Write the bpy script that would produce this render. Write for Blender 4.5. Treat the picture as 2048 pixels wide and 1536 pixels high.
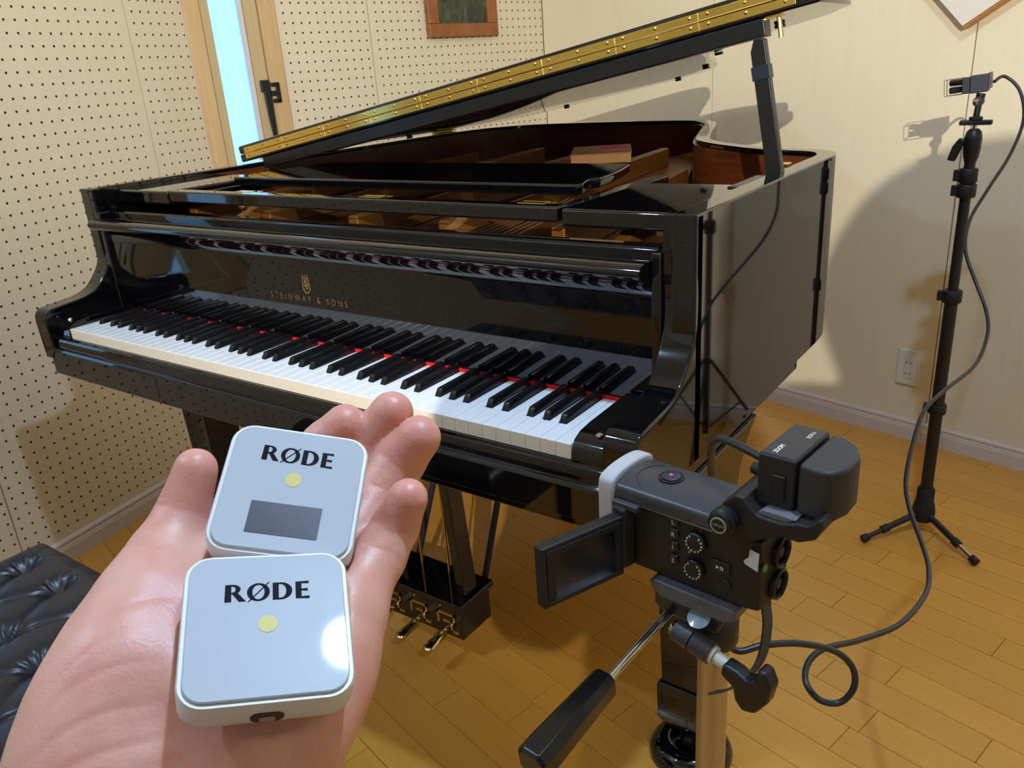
import bpy, bmesh, math, random
import numpy as np
from mathutils import Vector, Matrix

for o in list(bpy.data.objects):
    bpy.data.objects.remove(o, do_unlink=True)
S = bpy.context.scene
COL = S.collection
random.seed(7)

# ------------------------------------------------------------------ camera
cam_d = bpy.data.cameras.new('camera')
cam_d.sensor_fit = 'HORIZONTAL'
cam_d.sensor_width = 36.0
cam_d.lens = 1613.52 / 2048 * 36.0
cam_d.clip_start = 0.01
cam = bpy.data.objects.new('camera', cam_d)
COL.objects.link(cam)
CAM = Vector((1.1040, -0.7786, 1.1841))
yaw, pitch, roll = -0.6366, -0.3678, 0.0711
fwd = Vector((math.sin(yaw)*math.cos(pitch), math.cos(yaw)*math.cos(pitch), math.sin(pitch)))
rgt = Vector((math.cos(yaw), -math.sin(yaw), 0))
dwn = fwd.cross(rgt)
r2 = rgt*math.cos(roll) + dwn*math.sin(roll)
d2 = dwn*math.cos(roll) - rgt*math.sin(roll)
M = Matrix((r2, -d2, -fwd)).transposed().to_4x4()
M.translation = CAM
cam.matrix_world = M
S.camera = cam

# ------------------------------------------------------------------ world, exposure
wd = bpy.data.worlds.new('daylight')
S.world = wd
wd.use_nodes = True
bg = wd.node_tree.nodes['Background']
bg.inputs[0].default_value = (0.45, 0.70, 1.0, 1)
bg.inputs[1].default_value = 2.2
S.view_settings.view_transform = 'Standard'
S.view_settings.look = 'None'
S.view_settings.gamma = 1.0
S.view_settings.use_curve_mapping = False
S.view_settings.exposure = 0.25
LAMP_W = 1.0          # overall lamp strength

# ------------------------------------------------------------------ materials
def lin(c):
    return tuple((x/12.92 if x <= 0.04045 else ((x+0.055)/1.055)**2.4) for x in [v/255.0 for v in c])
MATS = {}
def mat(name, rgb, rough=0.5, metal=0.0, spec=0.5, coat=0.0, coat_r=0.03, emit=None, noise=0.0, nscale=20.0, bump=0.0, bscale=80.0, trans=0.0, sss=0.0, stretch=None):
    if name in MATS: return MATS[name]
    m = bpy.data.materials.new(name); m.use_nodes = True
    nt = m.node_tree; b = nt.nodes['Principled BSDF']
    c = lin(rgb) + (1,)
    b.inputs['Base Color'].default_value = c
    b.inputs['Roughness'].default_value = rough
    b.inputs['Metallic'].default_value = metal
    b.inputs['Specular IOR Level'].default_value = spec
    b.inputs['Coat Weight'].default_value = coat
    b.inputs['Coat Roughness'].default_value = coat_r
    b.inputs['Transmission Weight'].default_value = trans
    if sss:
        b.inputs['Subsurface Weight'].default_value = sss
        b.inputs['Subsurface Radius'].default_value = (0.008, 0.003, 0.0015)
        b.inputs['Subsurface Scale'].default_value = 1.0
    if emit:
        b.inputs['Emission Color'].default_value = tuple(emit[:3]) + (1,)
        b.inputs['Emission Strength'].default_value = emit[3]
    tc = None
    if noise or bump:
        tc = nt.nodes.new('ShaderNodeTexCoord')
        src = tc.outputs['Object']
        if stretch:
            mp = nt.nodes.new('ShaderNodeMapping'); mp.inputs['Scale'].default_value = stretch
            nt.links.new(src, mp.inputs['Vector']); src = mp.outputs['Vector']
    if noise:
        n = nt.nodes.new('ShaderNodeTexNoise'); n.inputs['Scale'].default_value = nscale; n.inputs['Detail'].default_value = 5
        nt.links.new(src, n.inputs['Vector'])
        mx = nt.nodes.new('ShaderNodeMix'); mx.data_type = 'RGBA'
        mx.inputs['A'].default_value = tuple(x*(1-noise) for x in c[:3]) + (1,)
        mx.inputs['B'].default_value = tuple(min(1, x*(1+noise)) for x in c[:3]) + (1,)
        nt.links.new(n.outputs['Fac'], mx.inputs['Factor'])
        nt.links.new(mx.outputs['Result'], b.inputs['Base Color'])
    if bump:
        n2 = nt.nodes.new('ShaderNodeTexNoise'); n2.inputs['Scale'].default_value = bscale; n2.inputs['Detail'].default_value = 3
        nt.links.new(src, n2.inputs['Vector'])
        bp = nt.nodes.new('ShaderNodeBump'); bp.inputs['Strength'].default_value = bump; bp.inputs['Distance'].default_value = 0.002
        nt.links.new(n2.outputs['Fac'], bp.inputs['Height']); nt.links.new(bp.outputs['Normal'], b.inputs['Normal'])
    MATS[name] = m
    return m

def wood_mat(name, c1, c2, rough=0.45, along=(1, 14, 14), scale=3.0, rnd=0.0, coat=0.0, lines=0.6):
    m = bpy.data.materials.new(name); m.use_nodes = True
    nt = m.node_tree; b = nt.nodes['Principled BSDF']
    tc = nt.nodes.new('ShaderNodeTexCoord'); mp = nt.nodes.new('ShaderNodeMapping')
    mp.inputs['Scale'].default_value = along
    nt.links.new(tc.outputs['Object'], mp.inputs['Vector'])
    n = nt.nodes.new('ShaderNodeTexNoise'); n.inputs['Scale'].default_value = scale; n.inputs['Detail'].default_value = 6; n.inputs['Roughness'].default_value = lines
    nt.links.new(mp.outputs['Vector'], n.inputs['Vector'])
    cr = nt.nodes.new('ShaderNodeValToRGB')
    cr.color_ramp.elements[0].position = 0.30; cr.color_ramp.elements[1].position = 0.72
    cr.color_ramp.elements[0].color = lin(c1) + (1,); cr.color_ramp.elements[1].color = lin(c2) + (1,)
    nt.links.new(n.outputs['Fac'], cr.inputs['Fac'])
    out = cr.outputs['Color']
    if rnd:
        oi = nt.nodes.new('ShaderNodeObjectInfo')
        mr = nt.nodes.new('ShaderNodeMapRange'); mr.inputs['To Min'].default_value = 1-rnd; mr.inputs['To Max'].default_value = 1+rnd
        nt.links.new(oi.outputs['Random'], mr.inputs['Value'])
        h = nt.nodes.new('ShaderNodeHueSaturation'); nt.links.new(out, h.inputs['Color']); nt.links.new(mr.outputs['Result'], h.inputs['Value'])
        out = h.outputs['Color']
    nt.links.new(out, b.inputs['Base Color'])
    b.inputs['Roughness'].default_value = rough
    b.inputs['Coat Weight'].default_value = coat; b.inputs['Coat Roughness'].default_value = 0.12
    bp = nt.nodes.new('ShaderNodeBump'); bp.inputs['Strength'].default_value = 0.08; bp.inputs['Distance'].default_value = 0.001
    nt.links.new(n.outputs['Fac'], bp.inputs['Height']); nt.links.new(bp.outputs['Normal'], b.inputs['Normal'])
    MATS[name] = m
    return m

LACQ = mat('black_lacquer', (7, 7, 9), rough=0.035, spec=0.5, coat=0.3, coat_r=0.02)
BLKS = mat('satin_black', (20, 20, 24), rough=0.42)
BLKM = mat('matte_black', (14, 14, 16), rough=0.6)
BRASS = mat('brass', (232, 196, 104), rough=0.17, metal=1.0, noise=0.08, nscale=60)
CHROME = mat('chrome', (205, 205, 208), rough=0.10, metal=1.0)
ALU = mat('champagne_aluminium', (190, 184, 176), rough=0.38, metal=1.0, noise=0.05, nscale=10, stretch=(40, 40, 1))
PEGM = mat('pegboard_veneer', (226, 211, 180), rough=0.55, noise=0.05, nscale=7, stretch=(6, 6, 1.5))
BIRCH = wood_mat('birch_veneer', (233, 218, 184), (237, 222, 190), rough=0.5, along=(10, 10, 0.7), scale=3.5)
PINE = wood_mat('pine_trim', (196, 158, 108), (214, 180, 130), rough=0.45, along=(26, 26, 0.8), scale=3.0)
SASH = wood_mat('sash_wood', (186, 162, 116), (204, 180, 134), rough=0.45, along=(26, 26, 0.8), scale=3.0)
BORE = mat('bored_fibre_shade', (110, 72, 40), rough=0.9)  # raw board brown, kept dark to paint shade into the peg holes
CAVITY = mat('cavity_shade', (40, 27, 16), rough=0.9)  # wall core coloured dark as the shade behind the peg holes
BBRD = mat('baseboard_paint', (214, 200, 188), rough=0.4, noise=0.04, nscale=8)
PLANK = wood_mat('oak_plank', (208, 146, 58), (216, 155, 66), rough=0.26, along=(1.2, 22, 22), scale=3.0, rnd=0.05, coat=0.15)
GROOVE = mat('subfloor', (120, 70, 26), rough=0.8)
CEIL = mat('ceiling_paper', (226, 222, 212), rough=0.8)
KEYW = mat('key_white', (238, 240, 242), rough=0.14, coat=0.3)
KEYF = mat('key_front', (226, 216, 196), rough=0.35)
KEYB = mat('key_black', (18, 18, 20), rough=0.22)
FELT = mat('red_felt', (214, 20, 32), rough=0.85, bump=0.3, bscale=900)
GOLD = mat('gold_bronze_paint', (124, 78, 28), rough=0.38, metal=0.4, noise=0.10, nscale=12)
MAHO = wood_mat('mahogany', (72, 31, 14), (114, 57, 27), rough=0.3, along=(1.5, 1.5, 20), scale=4, coat=0.3)
GLDL = mat('gold_leaf', (150, 122, 72), rough=0.4, metal=0.6)

# ------------------------------------------------------------------ builders
class MB:
    def __init__(s): s.v = []; s.f = []
    def add(s, vs, fs):
        n = len(s.v); s.v += [tuple(x) for x in vs]; s.f += [tuple(i+n for i in f) for f in fs]; return s
    def box(s, x0, x1, y0, y1, z0, z1, fr=None):
        vs = [(x, y, z) for z in (z0, z1) for y in (y0, y1) for x in (x0, x1)]
        if fr: vs = [fr(*q) for q in vs]
        return s.add(vs, [(0, 2, 3, 1), (4, 5, 7, 6), (0, 1, 5, 4), (2, 6, 7, 3), (0, 4, 6, 2), (1, 3, 7, 5)])
    def prism(s, poly, a, b, axis='x', fr=None):
        n = len(poly)
        def put(p, t):
            if axis == 'x': q = (t, p[0], p[1])
            elif axis == 'y': q = (p[0], t, p[1])
            else: q = (p[0], p[1], t)
            return fr(*q) if fr else q
        vs = [put(p, a) for p in poly] + [put(p, b) for p in poly]
        fs = [tuple(range(n))[::-1], tuple(range(n, 2*n))] + [(i, (i+1) % n, n+(i+1) % n, n+i) for i in range(n)]
        return s.add(vs, fs)
    def tube(s, pts, r, seg=12, caps=True):
        pts = [Vector(p) for p in pts]
        rs = r if isinstance(r, (list, tuple)) else [r]*len(pts)
        t0 = (pts[1]-pts[0]).normalized()
        up = Vector((0, 0, 1)) if abs(t0.z) < 0.9 else Vector((1, 0, 0))
        nx = t0.cross(up).normalized()
        vs = []
        for i, p in enumerate(pts):
            t = (pts[min(i+1, len(pts)-1)] - pts[max(i-1, 0)]).normalized()
            nx = (nx - t*nx.dot(t)).normalized(); ny = t.cross(nx)
            for k in range(seg):
                a = 2*math.pi*k/seg; vs.append(p + (nx*math.cos(a) + ny*math.sin(a))*rs[i])
        fs = []
        for i in range(len(pts)-1):
            for k in range(seg):
                k2 = (k+1) % seg; fs.append((i*seg+k, i*seg+k2, (i+1)*seg+k2, (i+1)*seg+k))
        if caps:
            fs.append(tuple(range(seg))[::-1]); fs.append(tuple(range((len(pts)-1)*seg, len(pts)*seg)))
        return s.add(vs, fs)
    def lathe(s, prof, o=(0, 0, 0), axis=(0, 0, 1), seg=24, cap=True):
        o = Vector(o); az = Vector(axis).normalized()
        up = Vector((0, 0, 1)) if abs(az.z) < 0.9 else Vector((1, 0, 0))
        nx = az.cross(up).normalized(); ny = az.cross(nx)
        vs = []
        for r, h in prof:
            for k in range(seg):
                a = 2*math.pi*k/seg; vs.append(o + az*h + (nx*math.cos(a)+ny*math.sin(a))*r)
        fs = []
        for i in range(len(prof)-1):
            for k in range(seg):
                k2 = (k+1) % seg; fs.append((i*seg+k, i*seg+k2, (i+1)*seg+k2, (i+1)*seg+k))
        if cap:
            fs.append(tuple(range(seg))[::-1]); fs.append(tuple(range((len(prof)-1)*seg, len(prof)*seg)))
        return s.add(vs, fs)
    def sphere(s, o, r, seg=14, rings=8, sc=(1, 1, 1)):
        prof = [(max(1e-5, r*math.sin(math.pi*i/rings)), -r*math.cos(math.pi*i/rings)) for i in range(rings+1)]
        vs = []; ox, oy, oz = o
        for q, h in prof:
            for k in range(seg):
                a = 2*math.pi*k/seg; vs.append((ox+q*math.cos(a)*sc[0], oy+q*math.sin(a)*sc[1], oz+h*sc[2]))
        fs = [(i*seg+k, i*seg+(k+1) % seg, (i+1)*seg+(k+1) % seg, (i+1)*seg+k) for i in range(rings) for k in range(seg)]
        return s.add(vs, fs)
    def build(s, name, m, parent=None, bevel=0, seg=2, smooth=True, angle=35, origin=None):
        me = bpy.data.meshes.new(name)
        vs = s.v
        me.from_pydata(vs, [], s.f); me.update()
        bm = bmesh.new(); bm.from_mesh(me); bmesh.ops.recalc_face_normals(bm, faces=bm.faces); bm.to_mesh(me); bm.free()
        return mesh_obj(name, me, m, parent, bevel, seg, smooth, angle)

def mesh_obj(name, me, m, parent=None, bevel=0, seg=2, smooth=True, angle=35):
    o = bpy.data.objects.new(name, me)
    if m: me.materials.append(m)
    COL.objects.link(o)
    if smooth:
        me.shade_smooth()
        me.set_sharp_from_angle(angle=math.radians(angle))
    if bevel:
        bv = o.modifiers.new('bevel', 'BEVEL'); bv.width = bevel; bv.segments = seg; bv.limit_method = 'ANGLE'; bv.angle_limit = math.radians(34)
        bv.harden_normals = smooth
    if parent: adopt(o, parent)
    return o

def adopt(o, parent):
    o.parent = parent
    o.matrix_parent_inverse = parent_world(parent).inverted()
def parent_world(p):
    m = p.matrix_basis.copy()
    if p.parent: m = parent_world(p.parent) @ p.matrix_parent_inverse @ m
    return m

def tag(o, label, cat, group=None):
    o['label'] = label; o['category'] = cat
    if group: o['group'] = group
    return o
def thing(name, label, cat, loc=(0, 0, 0), group=None):
    o = bpy.data.objects.new(name, None); COL.objects.link(o); o.location = loc
    o.empty_display_size = 0.05
    o.matrix_basis = Matrix.Translation(loc)
    return tag(o, label, cat, group)
def struct(o):
    o['kind'] = 'structure'; return o

def frame(o, x, y, z):
    o, x, y, z = Vector(o), Vector(x), Vector(y), Vector(z)
    return lambda a, b, c: tuple(o + x*a + y*b + z*c)

def text_mesh(name, body, size, o, x, y, m, parent, ext=0.0001, align='CENTER', space=1.0, off=0.0, xs=1.0):
    cu = bpy.data.curves.new(name, 'FONT'); cu.body = body; cu.size = size; cu.align_x = align; cu.align_y = 'CENTER'
    cu.extrude = ext; cu.space_character = space; cu.offset = off; cu.resolution_u = 3
    t = bpy.data.objects.new(name, cu); COL.objects.link(t)
    bpy.context.view_layer.update()
    dg = bpy.context.evaluated_depsgraph_get()
    me = bpy.data.meshes.new_from_object(t.evaluated_get(dg))
    bpy.data.objects.remove(t, do_unlink=True)
    x = Vector(x).normalized()*xs; y = Vector(y).normalized(); z = x.normalized().cross(y)
    mt = Matrix((x, y, z)).transposed().to_4x4(); mt.translation = Vector(o)
    me.transform(mt); me.name = name
    me.materials.clear()
    return mesh_obj(name, me, m, parent, smooth=False)

def catmull(pts, n=8):
    pts = [Vector(p) for p in pts]; out = []
    for i in range(len(pts)-1):
        p0 = pts[max(i-1, 0)]; p1 = pts[i]; p2 = pts[i+1]; p3 = pts[min(i+2, len(pts)-1)]
        for k in range(n):
            t = k/n
            out.append(0.5*((2*p1) + (p2-p0)*t + (2*p0-5*p1+4*p2-p3)*t*t + (3*p1-p0-3*p2+p3)*t**3))
    out.append(pts[-1]); return out

# ================================================================== the room
ZC = 2.65                                    # ceiling height
PH_A, PH_B, PH_W = -0.1837, 0.2494, -0.2482
def wall_frame(o, phi):
    d = (math.sin(phi), math.cos(phi), 0); n = (math.cos(phi), -math.sin(phi), 0)
    return frame((o[0], o[1], 0), d, n, (0, 0, 1))
FA = wall_frame((-1.0713, 0), PH_A)
FB = wall_frame((-1.4257, 0), PH_B)
dW = (math.cos(PH_W), math.sin(PH_W), 0); nW = (math.sin(PH_W), -math.cos(PH_W), 0)
FW = frame((0, 2.0375, 0), dW, nW, (0, 0, 1))
A_END, B_ST, B_END, W_ST, W_END = 0.861, 1.156, 2.325, -0.879, 3.25
ptA0 = FA(-2.6, 0, 0); ptA1 = FA(A_END, 0, 0); ptB0 = FB(B_ST, 0, 0); ptC = FB(B_END, 0, 0); ptW = FW(W_END, 0, 0)
ptS = tuple(Vector(ptW) - Vector((math.sin(PH_B), math.cos(PH_B), 0))*4.0)
ROOM = [ptA0, ptS, ptW, ptC, ptB0, ptA1]     # counter-clockwise seen from above
def two_pt(a, b):
    a, b = Vector(a), Vector(b); d = (b-a).normalized(); n = Vector((d.y, -d.x, 0))
    return frame(a, d, n, (0, 0, 1)), (b-a).length
FG, LG = two_pt(ptA1, ptB0)                  # window bay between the two pegboard walls
def ccw_in(a, b):
    a, b = Vector(a), Vector(b); d = (b-a).normalized(); n = Vector((-d.y, d.x, 0))
    return frame(a, d, n, (0, 0, 1)), (b-a).length
FF, LF = ccw_in(ptA0, ptS)                   # wall behind the camera
FS, LS = ccw_in(ptS, ptW)                    # wall on the far right, out of frame

def wall_box(name, fr, rects, n0, n1, m):
    b = MB()
    for s0, s1, z0, z1 in rects: b.box(s0, s1, n0, n1, z0, z1, fr)
    return struct(b.build(name, m, smooth=False))

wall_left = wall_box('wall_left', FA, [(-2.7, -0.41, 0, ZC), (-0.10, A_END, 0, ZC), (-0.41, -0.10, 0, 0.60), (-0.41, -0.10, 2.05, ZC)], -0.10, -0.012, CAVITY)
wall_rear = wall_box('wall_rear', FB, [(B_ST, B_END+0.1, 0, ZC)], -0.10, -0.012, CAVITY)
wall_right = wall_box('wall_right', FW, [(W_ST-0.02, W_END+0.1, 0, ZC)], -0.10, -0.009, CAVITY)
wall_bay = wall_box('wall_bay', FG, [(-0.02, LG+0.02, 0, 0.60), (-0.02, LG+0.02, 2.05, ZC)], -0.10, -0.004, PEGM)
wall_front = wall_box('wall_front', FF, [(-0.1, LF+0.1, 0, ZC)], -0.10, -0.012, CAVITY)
wall_side = wall_box('wall_side', FS, [(-0.1, LS+0.1, 0, ZC)], -0.10, -0.009, CAVITY)

def peg_panel(fr, s0, s1, z0, z1, so, zo, parent, pitch=0.03, r=0.0034, th=0.006, seg=8):
    """one sheet of pegboard with real through-holes; so/zo = phase of the hole grid"""
    e = 0.0016; s0 += e; s1 -= e
    cs = np.arange(math.ceil((s0+0.008-so)/pitch), math.floor((s1-0.008-so)/pitch)+1)*pitch+so
    cz = np.arange(math.ceil((z0+0.012-zo)/pitch), math.floor((z1-0.012-zo)/pitch)+1)*pitch+zo
    h = pitch/2
    bx = [s0] + [(cs[i]+cs[i+1])/2 for i in range(len(cs)-1)] + [s1]
    bz = [z0] + [(cz[i]+cz[i+1])/2 for i in range(len(cz)-1)] + [z1]
    ang = [math.radians(225-22.5+45*k) for k in range(8)]
    ca = [(math.cos(a)*r, math.sin(a)*r) for a in ang]
    vs = []; fs = []
    for i, c in enumerate(cs):
        for j, z in enumerate(cz):
            n = len(vs)
            x0, x1, y0, y1 = bx[i], bx[i+1], bz[j], bz[j+1]
            vs += [(x0, 0, y0), (x1, 0, y0), (x1, 0, y1), (x0, 0, y1)]
            vs += [(c+a, 0, z+b) for a, b in ca] + [(c+a, -th, z+b) for a, b in ca]
            for k in range(4):
                o = n+4
                fs.append((n+k, n+(k+1) % 4, o+(2*k+2) % 8, o+2*k+1))
                fs.append((n+k, o+2*k+1, o+2*k))
            for k in range(8):
                fs.append((n+4+k, n+4+(k+1) % 8, n+12+(k+1) % 8, n+12+k))
    n = len(vs)                              # sheet edges
    vs += [(s0, 0, z0), (s1, 0, z0), (s1, 0, z1), (s0, 0, z1), (s0, -th, z0), (s1, -th, z0), (s1, -th, z1), (s0, -th, z1)]
    for k in range(4): fs.append((n+k, n+4+k, n+4+(k+1) % 4, n+(k+1) % 4))
    me = bpy.data.meshes.new('panel'); me.from_pydata([fr(*q) for q in vs], [], fs); me.update()
    nb = len(cs)*len(cz)
    mi = np.zeros(len(me.polygons), dtype=np.int32)
    mi[:nb*16] = np.tile(np.array([0]*8+[1]*8), nb)
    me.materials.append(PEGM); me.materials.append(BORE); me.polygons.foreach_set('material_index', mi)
    return mesh_obj('panel', me, None, parent, smooth=False)

BB = 0.0658                                  # baseboard height
peg_panel(FA, -0.098, -0.070, 0.60, 2.05, 0.0074, 0.0045, wall_left)
peg_panel(FA, -0.070, 0.645, BB-0.01, ZC, 0.0074, 0.0045, wall_left)
peg_panel(FA, 0.645, A_END, BB-0.01, ZC, 0.0098, 0.0045, wall_left)
peg_panel(FA, -0.412, -0.070, BB-0.01, 0.60, 0.0074, 0.0045, wall_left)
peg_panel(FA, -1.30, -0.412, BB-0.01, ZC, 0.0074, 0.0045, wall_left)
peg_panel(FA, -2.60, -1.30, BB-0.01, ZC, 0.0074, 0.0045, wall_left)
peg_panel(FB, B_ST, 1.504, BB-0.01, ZC, 0.0163, 0.0012, wall_rear)
peg_panel(FB, 1.504, B_END, BB-0.01, ZC, 0.0048, 0.0012, wall_rear)
for i in range(3):
    peg_panel(FF, LF/3*i, LF/3*(i+1), BB-0.01, ZC, 0.01, 0.0012, wall_front)

def plain_panel(fr, s0, s1, z0, z1, parent, th=0.008):
    return MB().box(s0+0.0015, s1-0.0015, -th, 0, z0, z1, fr).build('panel', BIRCH, parent, bevel=0.0012, seg=1)
seams = [W_ST, -0.038, 0.803, 1.644, 2.485, W_END]
for a, b in zip(seams[:-1], seams[1:]): plain_panel(FW, a, b, BB-0.01, ZC, wall_right)
for i in range(4): plain_panel(FS, LS/4*i, LS/4*(i+1), BB-0.01, ZC, wall_side)

# baseboards with a moulded top
bprof = [(0, 0), (0.014, 0), (0.014, 0.040), (0.0125, 0.043), (0.0125, 0.047), (0.010, 0.049), (0.010, 0.055), (0.0115, 0.057), (0.0115, 0.0605), (0.007, BB), (0, BB)]
def baseboard(name, fr, s0, s1):
    b = MB(); n = len(bprof)
    vs = [fr(s, q[0]-0.0005, q[1]) for s in (s0, s1) for q in bprof]
    fs = [tuple(range(n)), tuple(range(n, 2*n))] + [(i, (i+1) % n, n+(i+1) % n, n+i) for i in range(n)]
    b.add(vs, fs)
    return struct(b.build(name, BBRD, angle=25))
baseboard('baseboard_left', FA, -2.59, A_END-0.004)
baseboard('baseboard_bay', FG, 0.006, LG-0.006)
baseboard('baseboard_rear', FB, B_ST+0.004, B_END-0.018)
baseboard('baseboard_right', FW, W_ST+0.014, W_END-0.02)
baseboard('baseboard_front', FF, 0.03, LF-0.03)
baseboard('baseboard_side', FS, 0.03, LS-0.03)

# ceiling
cb = MB(); cb.add([(p[0]*1.03, p[1]*1.03, ZC) for p in ROOM] + [(p[0]*1.03, p[1]*1.03, ZC+0.1) for p in ROOM],
       [tuple(range(6)), tuple(range(11, 5, -1))] + [(i, (i+1) % 6, 6+(i+1) % 6, 6+i) for i in range(6)])
struct(cb.build('ceiling', CEIL, smooth=False))

# floor: sub-floor plus separate boards laid parallel to the right-hand wall
floor = MB()
floor.add([(p[0]*1.03, p[1]*1.03, -0.012) for p in ROOM] + [(p[0]*1.03, p[1]*1.03, -0.1) for p in ROOM],
          [tuple(range(6)), tuple(range(11, 5, -1))] + [(i, (i+1) % 6, 6+(i+1) % 6, 6+i) for i in range(6)])
floor = struct(floor.build('floor', GROOVE, smooth=False))
def clip_poly(poly, room):
    for i in range(len(room)):
        a, b = room[i], room[(i+1) % len(room)]
        out = []
        def side(p): return (b[0]-a[0])*(p[1]-a[1]) - (b[1]-a[1])*(p[0]-a[0])
        for k in range(len(poly)):
            p, q = poly[k], poly[(k+1) % len(poly)]
            sp, sq = side(p), side(q)
            if sp >= 0: out.append(p)
            if (sp > 0) != (sq > 0) and abs(sp-sq) > 1e-12:
                t = sp/(sp-sq); out.append((p[0]+(q[0]-p[0])*t, p[1]+(q[1]-p[1])*t))
        poly = out
        if len(poly) < 3: return []
    return poly
Minv = M.inverted()
def screen_size(poly):
    v = []
    for p in poly:
        c = Minv @ Vector((p[0], p[1], 0))
        if c.z > -0.05: return 0
        v.append((1024 + 1613.5*c.x/-c.z, 768 - 1613.5*c.y/-c.z))
    if max(q[0] for q in v) < 0 or min(q[0] for q in v) > 2048 or max(q[1] for q in v) < 0 or min(q[1] for q in v) > 1536: return 0
    return abs(sum(v[i][0]*v[(i+1) % len(v)][1]-v[(i+1) % len(v)][0]*v[i][1] for i in range(len(v))))/2
PW = 0.0758; boards = []
roomxy = [(p[0], p[1]) for p in ROOM]
fixed = {15: 1.12, 14: 1.225, 17: 1.232, 12: 1.026}
rng = random.Random(3)
for r in range(-1, 70):
    sg0, sg1 = (r-0.27)*PW, (r+0.73)*PW
    s = fixed[r] - 0.303*rng.choice([7, 8, 9]) if r in fixed else -3.2 + rng.random()*0.6
    fx = fixed.get(r)
    while s < 3.6:
        ln = 0.303*rng.choice([1, 1.5, 2])
        if fx and s < fx-1e-4 < s+ln: ln = fx-s
        g = 0.0006
        poly = [FW(s+g, sg0+g, 0)[:2], FW(s+g, sg1-g, 0)[:2], FW(s+ln-g, sg1-g, 0)[:2], FW(s+ln-g, sg0+g, 0)[:2]]
        c = clip_poly(poly, roomxy)
        if len(c) >= 3: boards.append((screen_size(c), c, (s, sg0)))
        s += ln
boards.sort(key=lambda b: -b[0])
def board_geo(c):
    n = len(c)
    return [(p[0], p[1], 0) for p in c] + [(p[0], p[1], -0.011) for p in c], \
           [tuple(range(n)), tuple(range(2*n-1, n-1, -1))] + [(i, (i+1) % n, n+(i+1) % n, n+i) for i in range(n)]
for i, (a, c, (s, sg)) in enumerate(boards[:290]):
    o0 = Vector((c[0][0], c[0][1], 0)); ang = PH_W
    rm = Matrix.Rotation(-ang, 3, 'Z')
    vs, fs = board_geo(c)
    me = bpy.data.meshes.new('plank'); me.from_pydata([tuple(rm @ (Vector(v)-o0)) for v in vs], [], fs); me.update()
    bm = bmesh.new(); bm.from_mesh(me); bmesh.ops.recalc_face_normals(bm, faces=bm.faces); bm.to_mesh(me); bm.free()
    o = mesh_obj('plank', me, PLANK, None, smooth=False)
    o.location = o0; o.rotation_euler = (0, 0, ang); o.parent = floor
rest = MB()
for a, c, _ in boards[290:]:
    rest.add(*board_geo(c))
rest = rest.build('plank_field', PLANK, floor, smooth=False); rest['kind'] = 'stuff'

# ------------------------------------------------------------------ windows
def frost():
    m = bpy.data.materials.new('rippled_glass'); m.use_nodes = True; nt = m.node_tree
    for n in list(nt.nodes):
        if n.type != 'OUTPUT_MATERIAL': nt.nodes.remove(n)
    out = [n for n in nt.nodes if n.type == 'OUTPUT_MATERIAL'][0]
    tr = nt.nodes.new('ShaderNodeBsdfTranslucent'); tr.inputs['Color'].default_value = (0.80, 0.93, 1.0, 1)
    gl = nt.nodes.new('ShaderNodeBsdfGlossy'); gl.inputs['Roughness'].default_value = 0.15
    tp = nt.nodes.new('ShaderNodeBsdfTransparent'); tp.inputs['Color'].default_value = (0.78, 0.92, 1.0, 1)
    tc = nt.nodes.new('ShaderNodeTexCoord'); mp = nt.nodes.new('ShaderNodeMapping'); mp.inputs['Scale'].default_value = (30, 30, 9)
    nz = nt.nodes.new('ShaderNodeTexNoise'); nz.inputs['Scale'].default_value = 1.6; nz.inputs['Detail'].default_value = 3
    nt.links.new(tc.outputs['Object'], mp.inputs['Vector']); nt.links.new(mp.outputs['Vector'], nz.inputs['Vector'])
    mx = nt.nodes.new('ShaderNodeMixShader'); nt.links.new(nz.outputs['Fac'], mx.inputs['Fac'])
    nt.links.new(tr.outputs[0], mx.inputs[1]); nt.links.new(tp.outputs[0], mx.inputs[2])
    fr = nt.nodes.new('ShaderNodeFresnel'); fr.inputs['IOR'].default_value = 1.4
    m2 = nt.nodes.new('ShaderNodeMixShader'); nt.links.new(fr.outputs[0], m2.inputs['Fac'])
    nt.links.new(mx.outputs[0], m2.inputs[1]); nt.links.new(gl.outputs[0], m2.inputs[2])
    bp = nt.nodes.new('ShaderNodeBump'); bp.inputs['Strength'].default_value = 0.5; bp.inputs['Distance'].default_value = 0.003
    nt.links.new(nz.outputs['Fac'], bp.inputs['Height']); nt.links.new(bp.outputs['Normal'], gl.inputs['Normal'])
    nt.links.new(m2.outputs[0], out.inputs['Surface'])
    return m
GLASS = frost()
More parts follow.
